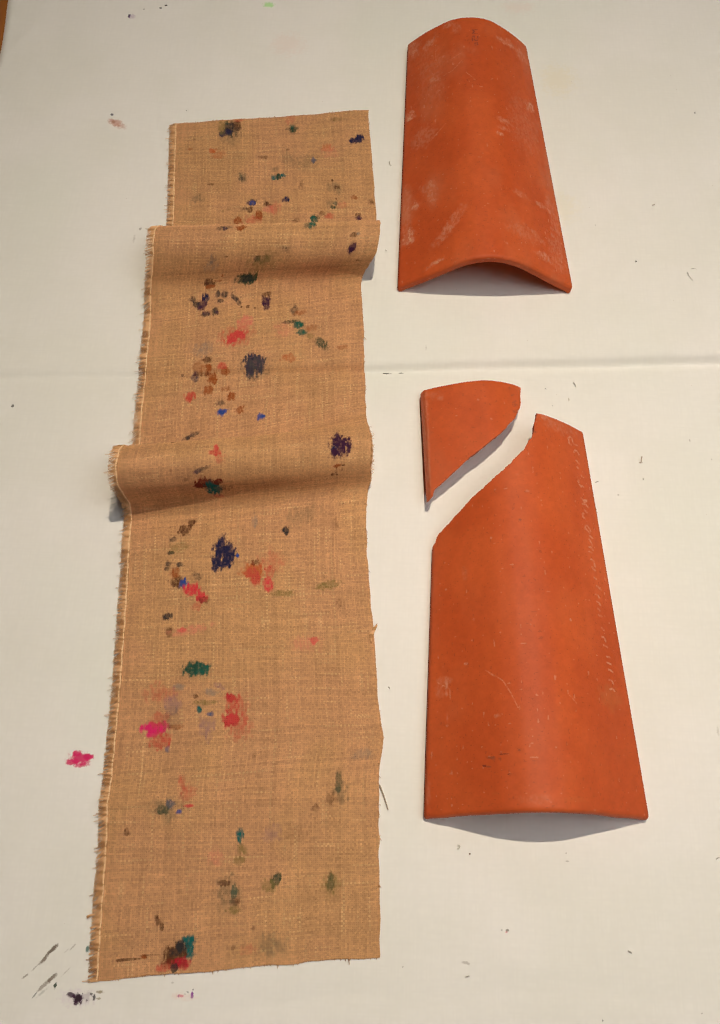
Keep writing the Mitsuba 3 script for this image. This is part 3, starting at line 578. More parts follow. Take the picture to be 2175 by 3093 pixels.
def strip_spline(st):
    L, R = st[:, :3], st[:, 3:]
    step = 0.5 * (np.linalg.norm(np.diff(L, axis=0), axis=1) + np.linalg.norm(np.diff(R, axis=0), axis=1))
    s = np.r_[0, np.cumsum(step)]
    return s, CubicSpline(s, L), CubicSpline(s, R)


def strip_point(u, s):
    """A point of the burlap strip: u across from the fringe's ends (0) to the right edge (1), s metres along from the far end."""
    u, s = np.asarray(u, float), np.asarray(s, float)
    P = SL(s) * (1 - u)[..., None] + SR(s) * u[..., None]
    q = np.stack([u * 0.26, s, 0 * u], -1)
    flat = np.clip(1 - P[..., 2] / 0.012, 0, 1)
    P[..., 2] += flat * 0.0022 * meshkit.fbm(q * 22, 3, 21) + 0.0020 * (meshkit.fbm(q * 60, 2, 22) - 0.5) * (1 - 0.5 * flat)
    P[..., 2] = np.maximum(P[..., 2], 0.0012) + cloth_height(P[..., 0], P[..., 1])
    end = np.exp(-s / 0.02) * 0.0035 * (meshkit.fbm(q * [28, 0, 1], 3, 23) - 0.5) - np.exp(-(S_END - s) / 0.02) * 0.0045 * (meshkit.fbm(q * [28, 0, 1], 3, 24) - 0.5)
    P[..., 1] += end
    P[..., 0] += np.clip((u - 0.9) / 0.1, 0, 1) * 0.0022 * (meshkit.fbm(q * 70, 3, 25) - 0.5)
    return P


def arch(v):
    w = [0] + list(v) + [1] + list(v)[::-1] + [0]
    return PchipInterpolator([-1, -0.75, -0.55, -0.3, -0.13, 0, 0.13, 0.3, 0.55, 0.75, 1], w)


ARCH_NEAR, ARCH_FAR = arch((0.31, 0.575, 0.865, 0.975)), arch((0.40, 0.655, 0.905, 0.982))   # the narrow end is rounder


def arch_z(xn, top, t):
    """Height of the tile's outer face at xn (-1 .. 1 across) and t (0 wide end .. 1 narrow end)."""
    return 0.009 + (top - 0.009) * (ARCH_NEAR(xn) * (1 - t) + ARCH_FAR(xn) * t)


def tile_section(half, top, th, e, t, n=73):
    """One cross-section: n outer points, the right foot (2), n inner points from right to left, the left foot (2)."""
    x = np.linspace(-half, half, n)
    z = arch_z(x / half, top, t)
    out = np.c_[x, z]
    tan = np.gradient(out, axis=0)
    nrm = np.c_[-tan[:, 1], tan[:, 0]] / np.linalg.norm(tan, axis=1, keepdims=True)
    inn = out - nrm * (th - e)
    out = out - nrm * e
    keep = np.nonzero(inn[:, 1] > 0)[0]
    a, b = keep[0], keep[-1]

    def cross(p, q):
        return p + (q - p) * (-p[1] / (q[1] - p[1]))
    first = cross(inn[a - 1], inn[a]) if a > 0 else inn[0] * [1, 0]
    last = cross(inn[b + 1], inn[b]) if b < n - 1 else inn[-1] * [1, 0]
    line = np.vstack([first, inn[a:b + 1], last])
    s = np.r_[0, np.cumsum(np.linalg.norm(np.diff(line, axis=0), axis=1))]
    t = np.linspace(0, s[-1], n)
    inn = np.c_[np.interp(t, s, line[:, 0]), np.interp(t, s, line[:, 1])]
    h = out[-1, 0]
    fr = np.array([[h - 0.0001, 0.0014], [h - 0.0016, 0.0]])
    fl = fr[::-1] * [-1, 1]
    return np.vstack([out, fr, inn[::-1], fl])


def tile_mesh(seed, n=73):
    """The whole tile, near end at y = 0, as a closed manifold."""
    (W, w, L, H, H2, th) = TILE
    ins = np.array([0, 0.0006, 0.0016, 0.003, 0.005])
    ee = np.array([0.0032, 0.0019, 0.0008, 0.0002, 0.0])
    ys = np.r_[ins, np.linspace(0.012, L - 0.012, 110), L - ins[::-1]]
    es = np.r_[ee, np.zeros(110), ee[::-1]]
    rings = []
    for y, e in zip(ys, es):
        t = y / L
        sec = tile_section((W + (w - W) * t) / 2, H + (H2 - H) * t, th, e, t, n)
        P = np.c_[sec[:, 0], np.full(len(sec), y), sec[:, 1]]
        q = P * [1, 1, 1]
        P[:, 2] += 0.0011 * (meshkit.fbm(q * [18, 9, 0], 3, seed) - 0.5) * np.clip(P[:, 2] / 0.01, 0, 1)
        close = max(0.0, 1 - min(y, L - y) / 0.012)
        P[:, 1] += close * 0.0014 * (meshkit.fbm(np.c_[P[:, 0] * 45, 0 * P[:, 0] + (y > L / 2) * 9, P[:, 2] * 45], 3, seed + 3) - 0.5)
        rings.append(P)
    m = len(rings[0])
    V = np.vstack(rings)
    F = []
    for k in range(len(rings) - 1):
        i = np.arange(m)
        j = (i + 1) % m
        A, B, C, D = k * m + i, k * m + j, (k + 1) * m + j, (k + 1) * m + i
        F += [np.c_[A, B, C], np.c_[A, C, D]]
    o = np.arange(n - 1)
    iv = n + 2 + (n - 1) - np.arange(n)                  # inner point under outer point i
    cap = [np.c_[o, iv[o], iv[o + 1]], np.c_[o, iv[o + 1], o + 1], [[n - 1, iv[-1], n + 1], [n - 1, n + 1, n], [0, 2 * n + 3, 2 * n + 2], [0, 2 * n + 2, iv[0]]]]
    cap = np.vstack(cap)
    F += [cap, cap[:, ::-1] + (len(rings) - 1) * m]
    mesh = trimesh.Trimesh(V, np.vstack(F), process=False)
    if mesh.volume < 0:
        mesh.invert()
    return mesh


def crack_line():
    """The fracture across the broken tile in its own plan, from the far end round to the left edge, with its roughness."""
    c = np.asarray(CRACK)
    s = np.r_[0, np.cumsum(np.linalg.norm(np.diff(c, axis=0), axis=1))]
    t = np.arange(0, s[-1], 0.0012)
    P = np.c_[PchipInterpolator(s, c[:, 0])(t), PchipInterpolator(s, c[:, 1])(t)]
    tan = np.gradient(P, axis=0)
    nrm = np.c_[-tan[:, 1], tan[:, 0]] / np.linalg.norm(tan, axis=1, keepdims=True)
    q = np.c_[t, 0 * t, 0 * t]
    return P + nrm * (0.0030 * (meshkit.fbm(q * 70, 3, 31) - 0.5) + 0.0022 * (meshkit.fbm(q * 330, 2, 32) - 0.5))[:, None]


def to_manifold(m):
    return manifold3d.Manifold(manifold3d.Mesh(np.asarray(m.vertices, np.float32), np.asarray(m.faces, np.uint32)))


def from_manifold(m):
    g = m.to_mesh()
    return trimesh.Trimesh(np.asarray(g.vert_properties)[:, :3], np.asarray(g.tri_verts), process=False)


def split_tile():
    c = crack_line()
    far = TILE[2] + 0.05
    poly = np.vstack([c, [[-0.25, c[-1, 1]], [-0.25, far], [c[0, 0], far]]])
    area = 0.5 * np.sum(poly[:, 0] * np.roll(poly[:, 1], -1) - np.roll(poly[:, 0], -1) * poly[:, 1])
    if area < 0:
        poly = poly[::-1]
    cut = manifold3d.CrossSection([poly]).extrude(0.3).translate([0, 0, -0.1])
    whole = to_manifold(tile_mesh(57))
    return from_manifold(whole - cut), from_manifold(whole ^ cut)


TILE = (0.20358, 0.15785, 0.4, 0.0633, 0.05073, 0.01107)      # wide end, narrow end, length, height at the wide and at the narrow end, thickness (metres)
CREASE = np.array([[-0.5496, 0.5312], [-0.4048, 0.5391], [-0.2531, 0.5483], [-0.1496, 0.5558], [-0.0009, 0.5688], [0.1837, 0.5842], [0.4007, 0.603], [0.5629, 0.616]])
WRINKLES = [(-0.4992, 1.0131, -0.4607, 1.1233, 0.01, 0.0016), (-0.4958, 1.0453, -0.389, 0.993, 0.012, 0.001), (-0.4471, 0.9939, -0.4325, 1.1154, 0.014, -0.0012), (-0.4862, 0.9476, -0.4633, 1.029, 0.012, 0.001), (-0.2644, 0.8363, -0.2869, 0.9993, 0.004, -0.0007), (-0.2131, 0.9729, -0.2291, 1.1578, 0.008, 0.0006), (-0.373, 1.0346, -0.129, 1.0452, 0.01, -0.0004), (-0.1358, -0.0636, 0.0638, -0.0557, 0.006, -0.0009), (-0.024, -0.0388, -0.0207, -0.0752, 0.005, -0.0006), (0.3792, 1.0889, 0.4591, 1.098, 0.02, 0.001), (0.4184, 1.0378, 0.4508, 1.0278, 0.006, -0.0009), (0.3486, 0.5475, 0.3538, 0.5078, 0.01, 0.0007), (0.0357, -0.0527, 0.3248, -0.0397, 0.008, -0.0007), (-0.1372, -0.0621, -0.1257, -0.0692, 0.012, 0.0012), (0.2541, 0.6077, 0.4023, 0.6169, 0.012, 0.001), (-0.5053, 1.1108, -0.4224, 1.1355, 0.012, 0.0014), (-0.4876, 0.987, -0.3415, 0.8721, 0.016, 0.0013), (-0.4192, 1.1163, -0.3228, 0.9575, 0.014, 0.001), (-0.2891, 0.0027, -0.2294, 0.0343, 0.016, -0.0012), (0.0889, -0.0019, 0.1958, -0.0559, 0.018, 0.001), (0.2643, 0.9048, 0.3899, 0.771, 0.018, 0.0011), (0.0632, 0.5766, 0.2293, 0.5909, 0.02, 0.0008), (-0.2729, -0.0584, -0.1549, -0.0662, 0.02, -0.0006)]
# stations along the strip: left edge x, y, z and right edge x, y, z
STATIONS = np.array([[-0.264, 0.9236, 0.001, -0.0125, 0.9617, 0.001], [-0.2598, 0.8828, 0.001, -0.0074, 0.9033, 0.001], [-0.2536, 0.8236, 0.001, -0.0009, 0.8381, 0.001], [-0.249, 0.7768, 0.001, 0.0036, 0.7886, 0.001], [-0.2454, 0.7416, 0.0015, 0.005, 0.7581, 0.0015], [-0.2436, 0.7179, 0.004, 0.006, 0.7397, 0.004], [-0.245, 0.7168, 0.016, 0.0067, 0.7427, 0.016], [-0.2474, 0.7265, 0.03, 0.0076, 0.7522, 0.03], [-0.251, 0.7175, 0.048, 0.008, 0.7398, 0.047], [-0.2517, 0.6931, 0.058, 0.0084, 0.7161, 0.056], [-0.2526, 0.6762, 0.046, 0.0058, 0.6985, 0.046], [-0.2559, 0.6661, 0.026, -0.0014, 0.6938, 0.027], [-0.2586, 0.6546, 0.01, -0.0084, 0.6925, 0.01], [-0.2575, 0.6351, 0.0025, -0.0105, 0.6861, 0.002], [-0.2556, 0.6124, 0.001, -0.0083, 0.6602, 0.001], [-0.2535, 0.5722, 0.001, -0.0043, 0.6076, 0.001], [-0.2497, 0.5081, 0.001, -0.0006, 0.5506, 0.001], [-0.2472, 0.4692, 0.001, 0.0007, 0.5273, 0.001], [-0.2447, 0.4393, 0.002, 0.0015, 0.5147, 0.002], [-0.2438, 0.4252, 0.006, 0.0022, 0.5051, 0.007], [-0.2455, 0.4298, 0.022, 0.0033, 0.4961, 0.016], [-0.2477, 0.4352, 0.042, 0.0051, 0.4847, 0.026], [-0.2469, 0.4196, 0.068, 0.0078, 0.4695, 0.036], [-0.2453, 0.3966, 0.078, 0.0095, 0.4535, 0.042], [-0.2454, 0.3852, 0.066, 0.01, 0.4393, 0.038], [-0.2435, 0.3815, 0.044, 0.0103, 0.4299, 0.027], [-0.242, 0.3808, 0.02, 0.0095, 0.4244, 0.013], [-0.2426, 0.3729, 0.003, 0.007, 0.4158, 0.004], [-0.2419, 0.3584, 0.001, 0.0068, 0.3929, 0.001], [-0.2376, 0.3084, 0.001, 0.0108, 0.3312, 0.001], [-0.2311, 0.2263, 0.001, 0.0208, 0.2437, 0.001], [-0.2271, 0.1661, 0.001, 0.0273, 0.1842, 0.001], [-0.2259, 0.1331, 0.001, 0.0309, 0.1595, 0.001], [-0.2245, 0.1064, 0.002, 0.0286, 0.1321, 0.001], [-0.2236, 0.089, 0.0045, 0.0292, 0.1041, 0.0035], [-0.222, 0.0747, 0.0035, 0.0297, 0.0882, 0.003], [-0.2206, 0.0578, 0.001, 0.0303, 0.0697, 0.001], [-0.2167, 0.0069, 0.001, 0.0319, 0.0297, 0.001], [-0.2143, -0.0226, 0.001, 0.0334, 0.0004, 0.001], [-0.2116, -0.052, 0.001, 0.0339, -0.0232, 0.001]])
FOLD_B = 0.6577
FRAY_SPIKES = [0.8444]
LOOSE = [(0.029, 0.1199), (0.0336, 0.1092), (0.0376, 0.098)]
WHITE_THREAD = [(-0.2226, 0.0858), (-0.2192, 0.0874), (-0.2159, 0.0893)]
TAN_THREAD = [(-0.2205, -0.0023), (-0.2178, -0.0006), (-0.214, 0.0006)]
CRACK = [[0.0261, 0.4154], [0.0211, 0.396], [0.015, 0.3724], [0.0067, 0.3577], [-0.0137, 0.335], [-0.031, 0.3195], [-0.0492, 0.3057], [-0.0605, 0.2937], [-0.0821, 0.2723], [-0.0867, 0.2643], [-0.0967, 0.247]]
POSE_A = [[0.9989, -0.04693, 0.0, 0.13387], [0.04693, 0.9989, 0.0, 0.68216], [0.0, 0.0, 1.0, 0.0006], [0.0, 0.0, 0.0, 1.0]]
POSE_B = [[0.99933, -0.03672, 0.0, 0.17188], [0.03672, 0.99933, 0.0, 0.0956], [0.0, 0.0, 1.0, 0.0006], [0.0, 0.0, 0.0, 1.0]]
POSE_C = [[0.91553, -0.11131, 0.38653, 0.17635], [0.09173, 0.9934, 0.0688, 0.14767], [-0.39164, -0.02753, 0.91971, -0.01322], [0.0, 0.0, 0.0, 1.0]]
MARKS_A = [(-0.0295, 0.3898, 0.00659, 0.00475, -0.0, (0.72, 0.42, 0.28), 0.25, 0.5), (-0.0194, 0.3804, 0.00591, 0.0076, -0.0, (0.66, 0.34, 0.22), 0.22, 0.5), (-0.0521, 0.3733, 0.00879, 0.00666, 0.52, (0.72, 0.42, 0.28), 0.22, 0.5), (-0.074, 0.38, 0.00998, 0.00761, 0.7, (0.66, 0.34, 0.22), 0.28, 0.5), (-0.071, 0.3693, 0.00437, 0.00793, -0.0, (0.72, 0.42, 0.28), 0.22, 0.5), (0.0412, 0.3697, 0.00808, 0.00477, -0.0, (0.72, 0.42, 0.28), 0.3, 0.5), (0.0505, 0.3729, 0.00658, 0.00675, -0.0, (0.72, 0.42, 0.28), 0.36, 0.5), (0.0682, 0.3666, 0.00775, 0.01144, -0.0, (0.66, 0.34, 0.22), 0.28, 0.5), (-0.0468, 0.3364, 0.00185, 0.00158, -0.0, (0.72, 0.42, 0.28), 0.33, 0.5), (-0.0376, 0.3364, 0.0015, 0.00228, -0.0, (0.72, 0.42, 0.28), 0.22, 0.5), (-0.0466, 0.2803, 0.00269, 0.00226, -0.0, (0.72, 0.42, 0.28), 0.33, 0.5), (-0.0492, 0.3043, 0.00604, 0.00761, -0.0, (0.66, 0.34, 0.22), 0.19, 0.5), (0.0709, 0.2745, 0.00685, 0.00954, -0.0, (0.66, 0.34, 0.22), 0.28, 0.5), (-0.0274, 0.3324, 0.03385, 0.00964, 0.17, (0.66, 0.34, 0.22), 0.07, 0.5), (-0.0811, 0.2643, 0.005, 0.00667, -0.0, (0.72, 0.42, 0.28), 0.41, 0.5), (-0.0798, 0.2572, 0.00499, 0.00267, -0.0, (0.72, 0.42, 0.28), 0.39, 0.5), (0.0299, 0.2194, 0.0075, 0.00518, -0.0, (0.72, 0.42, 0.28), 0.28, 0.5), (0.0224, 0.1944, 0.00469, 0.00299, -0.0, (0.72, 0.42, 0.28), 0.47, 0.5), (0.028, 0.2056, 0.00665, 0.0037, -0.0, (0.72, 0.42, 0.28), 0.22, 0.5), (0.0732, 0.2763, 0.00354, 0.00624, -0.0, (0.72, 0.42, 0.28), 0.3, 0.5), (-0.0593, 0.1166, 0.0053, 0.01482, -0.0, (0.72, 0.42, 0.28), 0.22, 0.5), (-0.0637, 0.1317, 0.00823, 0.00667, -0.0, (0.66, 0.34, 0.22), 0.22, 0.5), (-0.0791, 0.1095, 0.00396, 0.00519, -0.0, (0.72, 0.42, 0.28), 0.39, 0.5), (-0.087, 0.0654, 0.00588, 0.01038, -0.0, (0.72, 0.42, 0.28), 0.44, 0.5), (-0.0892, 0.077, 0.00409, 0.00593, -0.0, (0.72, 0.42, 0.28), 0.33, 0.5), (-0.04, 0.0605, 0.00626, 0.02074, -0.61, (0.66, 0.34, 0.22), 0.25, 0.5), (-0.0539, 0.0458, 0.00599, 0.01482, -0.7, (0.66, 0.34, 0.22), 0.17, 0.5), (0.0428, 0.1068, 0.0096, 0.00449, -0.0, (0.72, 0.42, 0.28), 0.19, 0.5), (0.0696, 0.1072, 0.00664, 0.00356, -0.0, (0.72, 0.42, 0.28), 0.28, 0.5), (0.083, 0.1148, 0.0055, 0.01492, -0.0, (0.66, 0.34, 0.22), 0.25, 0.5), (-0.0658, 0.2149, 0.01379, 0.01482, -0.0, (0.66, 0.34, 0.22), 0.22, 0.5), (0.0403, 0.0485, 0.01798, 0.01124, -0.0, (0.66, 0.34, 0.22), 0.17, 0.5), (0.0672, 0.0285, 0.00551, 0.00449, -0.0, (0.72, 0.42, 0.28), 0.28, 0.5), (0.0608, 0.0525, 0.01172, 0.00374, -0.52, (0.72, 0.42, 0.28), 0.17, 0.5), (-0.061, 0.0125, 0.00959, 0.00296, 0.35, (0.72, 0.42, 0.28), 0.25, 0.5), (0.0576, 0.2331, 0.01643, 0.04463, -0.0, (0.66, 0.34, 0.22), 0.14, 0.5), (0.0899, 0.093, 0.00762, 0.02237, -0.0, (0.66, 0.34, 0.22), 0.22, 0.5), (-0.0541, 0.319, 0.01401, 0.05557, -0.0, (0.66, 0.34, 0.22), 0.12, 0.5), (-0.0774, 0.3924, 0.00773, 0.0089, -0.0, (0.72, 0.42, 0.28), 0.22, 0.5), (-0.0895, 0.1086, 0.00659, 0.03337, -0.0, (0.66, 0.34, 0.22), 0.19, 0.5), (0.087, 0.0436, 0.01168, 0.02613, -0.0, (0.66, 0.34, 0.22), 0.22, 0.5), (-0.0573, 0.0129, 0.00491, 0.00192, 0.17, (0.72, 0.42, 0.28), 0.3, 0.5), (-0.0907, 0.0627, 0.00953, 0.006, -0.0, (0.72, 0.42, 0.28), 0.28, 0.5), (0.0179, 0.0222, 0.0018, 0.00164, -0.0, (0.72, 0.42, 0.28), 0.28, 0.5), (0.0674, 0.0254, 0.01167, 0.00504, -0.0, (0.66, 0.34, 0.22), 0.22, 0.5)]
SCRATCH_A = [(-0.0391, 0.3017, -0.0276, 0.3048, 0.0006, 0.35), (-0.0276, 0.3048, -0.0166, 0.3177, 0.0006, 0.35), (-0.0121, 0.2963, -0.0015, 0.2816, 0.0006, 0.35), (-0.0459, 0.3555, -0.0471, 0.339, 0.0006, 0.35), (-0.0288, 0.3253, -0.0164, 0.3324, 0.0008, 0.3), (-0.0584, 0.202, -0.0402, 0.2194, 0.0008, 0.3), (-0.0455, 0.0472, -0.0323, 0.0734, 0.0008, 0.3)]
STAMP_A = [(0.0021, 0.3462, 0.0021, 0.3497), (0.0021, 0.3497, 0.0051, 0.3497), (0.0051, 0.3497, 0.0051, 0.3457), (0.0051, 0.3457, 0.0018, 0.3453), (-0.0008, 0.3528, -0.0005, 0.3591), (-0.0005, 0.3591, 0.0002, 0.3617), (0.0002, 0.3617, 0.0024, 0.3622), (0.0024, 0.3622, 0.0021, 0.356), (0.0021, 0.356, 0.0031, 0.3533), (0.0031, 0.3533, 0.0047, 0.3533), (0.0047, 0.3533, 0.006, 0.3564), (0.006, 0.3564, 0.0063, 0.3617), (-0.0002, 0.3671, 0.0057, 0.3675), (-0.0002, 0.3671, 0.0027, 0.3706), (0.0027, 0.3706, 0.0005, 0.3737), (0.0005, 0.3737, 0.0063, 0.3742)]
MARKS_B = [(-0.0339, 0.0494, 0.00371, 0.0004, -0.0, (0.07, 0.02, 0.015), 0.76, 0.5), (-0.0447, 0.0472, 0.00319, 0.00119, -0.0, (0.22, 0.06, 0.03), 0.6, 0.5), (-0.0431, 0.0463, 0.00186, 0.00149, -0.52, (0.22, 0.06, 0.03), 0.48, 0.5), (-0.05, 0.0405, 0.00133, 0.0006, -0.26, (0.07, 0.02, 0.015), 0.78, 0.5), (-0.0469, 0.0396, 0.00187, 0.00074, -0.17, (0.22, 0.06, 0.03), 0.56, 0.5), (-0.0376, 0.0458, 0.00106, 0.00089, -0.0, (0.22, 0.06, 0.03), 0.4, 0.5), (-0.0314, 0.032, 0.00089, 0.00044, -0.0, (0.07, 0.02, 0.015), 0.72, 0.5), (-0.0294, 0.032, 0.00142, 0.00045, -0.0, (0.22, 0.06, 0.03), 0.48, 0.5), (-0.0098, 0.0427, 0.0016, 0.00079, -0.0, (0.22, 0.06, 0.03), 0.28, 0.5), (0.0105, 0.0543, 0.00079, 0.00074, -0.0, (0.72, 0.42, 0.28), 0.39, 0.5), (0.0233, 0.0423, 0.00067, 0.00077, -0.0, (0.72, 0.42, 0.28), 0.33, 0.5), (0.0018, 0.008, 0.00095, 0.00074, -0.0, (0.72, 0.42, 0.28), 0.39, 0.5), (0.0245, 0.0107, 0.01121, 0.00198, -0.0, (0.45, 0.24, 0.08), 0.07, 0.5), (-0.0087, 0.0102, 0.01221, 0.00372, -0.0, (0.66, 0.34, 0.22), 0.11, 0.5), (-0.0426, 0.0165, 0.0036, 0.00132, -0.0, (0.45, 0.24, 0.08), 0.05, 0.5), (-0.0982, 0.0196, 0.00198, 0.01391, -0.0, (0.66, 0.34, 0.22), 0.19, 0.5), (-0.0616, 0.1357, 0.00144, 0.00106, -0.0, (0.72, 0.42, 0.28), 0.41, 0.5), (-0.0792, 0.1143, 0.00145, 0.00565, -0.0, (0.72, 0.42, 0.28), 0.25, 0.5), (-0.0811, 0.1228, 0.00723, 0.00297, -0.0, (0.66, 0.34, 0.22), 0.22, 0.5), (-0.0854, 0.1135, 0.00364, 0.00636, -0.0, (0.66, 0.34, 0.22), 0.19, 0.5), (-0.0801, 0.0801, 0.0013, 0.00127, -0.0, (0.72, 0.42, 0.28), 0.39, 0.5), (-0.0794, 0.0868, 0.00092, 0.0053, -0.0, (0.72, 0.42, 0.28), 0.22, 0.5), (-0.0375, 0.0836, 0.00259, 0.00169, -0.0, (0.72, 0.42, 0.28), 0.22, 0.5), (-0.0527, 0.1775, 0.00093, 0.00106, -0.0, (0.72, 0.42, 0.28), 0.33, 0.5), (0.0373, 0.1749, 0.00105, 0.00109, -0.0, (0.72, 0.42, 0.28), 0.39, 0.5), (0.0109, 0.0543, 0.00094, 0.00106, -0.0, (0.72, 0.42, 0.28), 0.39, 0.5), (-0.0763, 0.2136, 0.00094, 0.00085, -0.0, (0.72, 0.42, 0.28), 0.28, 0.5), (0.0742, 0.1068, 0.01127, 0.0109, -0.0, (0.45, 0.24, 0.08), 0.12, 0.5), (-0.0586, 0.226, 0.00237, 0.00636, -0.0, (0.66, 0.34, 0.22), 0.17, 0.5), (-0.0212, 0.0521, 0.00094, 0.00071, -0.0, (0.22, 0.06, 0.03), 0.64, 0.5), (-0.0333, 0.2576, 0.0009, 0.00127, -0.0, (0.72, 0.42, 0.28), 0.33, 0.5), (-0.005, 0.2741, 0.00131, 0.00131, -0.0, (0.22, 0.06, 0.03), 0.64, 0.5), (0.0182, 0.3751, 0.00129, 0.0013, -0.0, (0.22, 0.06, 0.03), 0.56, 0.5), (-0.0042, 0.3248, 0.00169, 0.00127, -0.0, (0.72, 0.42, 0.28), 0.17, 0.5), (0.0049, 0.3061, 0.00214, 0.00127, -0.0, (0.72, 0.42, 0.28), 0.17, 0.5), (0.0284, 0.3978, 0.00779, 0.00572, -0.0, (0.66, 0.34, 0.22), 0.22, 0.5), (0.0476, 0.3915, 0.01978, 0.00848, -0.0, (0.66, 0.34, 0.22), 0.19, 0.5)]
SCRATCH_B = [(-0.0397, 0.1224, -0.0311, 0.1152, 0.0007, 0.35), (-0.0311, 0.1152, -0.0248, 0.1028, 0.0007, 0.35), (-0.0248, 0.1028, -0.0196, 0.0894, 0.0007, 0.35), (0.0287, 0.1019, 0.0353, 0.0948, 0.0007, 0.35), (-0.0868, 0.1219, -0.0762, 0.1139, 0.0007, 0.35), (-0.0762, 0.1139, -0.0762, 0.1041, 0.0007, 0.35), (-0.0449, 0.1268, -0.0382, 0.1201, 0.0007, 0.35)]
HAND_B = [(0.0608, 0.3733, 0.0582, 0.3742), (0.0582, 0.3742, 0.0579, 0.3804), (0.0579, 0.3804, 0.0603, 0.3835), (0.0603, 0.3835, 0.0623, 0.3822), (0.0623, 0.3822, 0.0632, 0.3773), (0.0632, 0.3773, 0.0652, 0.3755), (0.0652, 0.3755, 0.0687, 0.3764), (0.0634, 0.3657, 0.0649, 0.3689), (0.0649, 0.3689, 0.0668, 0.3689), (0.0668, 0.3689, 0.0696, 0.3653), (0.0648, 0.3564, 0.0665, 0.3551), (0.0665, 0.3551, 0.0685, 0.3537), (0.0651, 0.3484, 0.0668, 0.3475), (0.0691, 0.3404, 0.0698, 0.3395), (0.0643, 0.3306, 0.0652, 0.3328), (0.0652, 0.3328, 0.0653, 0.3306), (0.0654, 0.3284, 0.0672, 0.3261), (0.0672, 0.3261, 0.0691, 0.3279), (0.0691, 0.3279, 0.0708, 0.3275), (0.0658, 0.3123, 0.0682, 0.311), (0.0682, 0.311, 0.0731, 0.3128), (0.0731, 0.3128, 0.0719, 0.3106), (0.0719, 0.3106, 0.068, 0.3083), (0.0664, 0.3061, 0.0707, 0.3075), (0.0707, 0.3075, 0.0735, 0.3048), (0.0687, 0.2994, 0.0712, 0.2981), (0.0674, 0.2901, 0.065, 0.291), (0.065, 0.291, 0.0649, 0.2941), (0.0649, 0.2941, 0.0669, 0.2954), (0.0659, 0.2776, 0.0675, 0.2821), (0.0675, 0.2821, 0.0702, 0.2825), (0.0702, 0.2825, 0.0732, 0.2776), (0.0676, 0.2781, 0.0719, 0.2754), (0.0707, 0.2719, 0.0746, 0.2701), (0.0699, 0.2674, 0.072, 0.2652), (0.072, 0.2652, 0.0733, 0.2616), (0.0689, 0.2585, 0.0709, 0.259), (0.0709, 0.259, 0.0731, 0.2567), (0.068, 0.2536, 0.0716, 0.2532), (0.0705, 0.2456, 0.0723, 0.2447), (0.0723, 0.2447, 0.0733, 0.2394), (0.0706, 0.2358, 0.0732, 0.2345), (0.0709, 0.2594, 0.0735, 0.2572), (0.0691, 0.2456, 0.0727, 0.2447), (0.0727, 0.2447, 0.0736, 0.2389), (0.0698, 0.2372, 0.0731, 0.2349), (0.071, 0.2265, 0.0732, 0.2256), (0.0725, 0.218, 0.0751, 0.2162), (0.0751, 0.2162, 0.078, 0.2154), (0.0743, 0.2176, 0.0772, 0.2162), (0.0704, 0.2087, 0.073, 0.2082), (0.073, 0.2082, 0.0745, 0.206), (0.0711, 0.2011, 0.0729, 0.2007), (0.0729, 0.2007, 0.0745, 0.1984), (0.0714, 0.194, 0.0733, 0.1922), (0.071, 0.1873, 0.075, 0.1869), (0.073, 0.1749, 0.0753, 0.1731), (0.0723, 0.1655, 0.0746, 0.1655), (0.0746, 0.1655, 0.0762, 0.1615), (0.0731, 0.1575, 0.0772, 0.1562), (0.0751, 0.1464, 0.0784, 0.1464), (0.075, 0.1406, 0.0791, 0.1397), (0.0756, 0.1339, 0.0783, 0.1335), (0.0783, 0.1335, 0.0803, 0.1321), (0.075, 0.1237, 0.0776, 0.1237), (0.0776, 0.1237, 0.0793, 0.121), (0.0746, 0.1148, 0.078, 0.1157), (0.078, 0.1157, 0.0796, 0.1139)]
STAMP_B = [(-0.0005, 0.3444, 0.0044, 0.3439), (0.0044, 0.3439, 0.0051, 0.3493), (0.0051, 0.3493, 0.0008, 0.3502), (0.0008, 0.3502, -0.0005, 0.3444), (0.0054, 0.3515, 0.0034, 0.3524), (0.0034, 0.3524, 0.0041, 0.3546), (0.0041, 0.3546, 0.0057, 0.356), (0.0067, 0.3577, 0.007, 0.3582), (0.0179, 0.3733, 0.0185, 0.3729)]
MARKS_C = [(-0.0337, 0.3737, 0.00112, 0.00112, -0.0, (0.72, 0.42, 0.28), 0.25, 0.5), (-0.0223, 0.3987, 0.00094, 0.00135, -0.0, (0.72, 0.42, 0.28), 0.28, 0.5), (-0.0783, 0.3764, 0.00064, 0.00069, -0.0, (0.72, 0.42, 0.28), 0.28, 0.5), (-0.0661, 0.3826, 0.00258, 0.00331, -0.0, (0.66, 0.34, 0.22), 0.17, 0.5), (-0.0463, 0.3822, 0.00063, 0.0005, -0.0, (0.22, 0.06, 0.03), 0.56, 0.5), (-0.0343, 0.3875, 0.00063, 0.00068, -0.0, (0.22, 0.06, 0.03), 0.48, 0.5), (-0.0808, 0.3493, 0.00164, 0.05519, -0.07, (0.66, 0.34, 0.22), 0.23, 0.5), (-0.084, 0.2941, 0.00127, 0.02897, -0.07, (0.66, 0.34, 0.22), 0.17, 0.5), (-0.0718, 0.2852, 0.0007, 0.00066, -0.0, (0.22, 0.06, 0.03), 0.4, 0.5), (-0.07, 0.388, 0.00593, 0.00516, -0.0, (0.66, 0.34, 0.22), 0.11, 0.5)]
SCRATCH_C = []
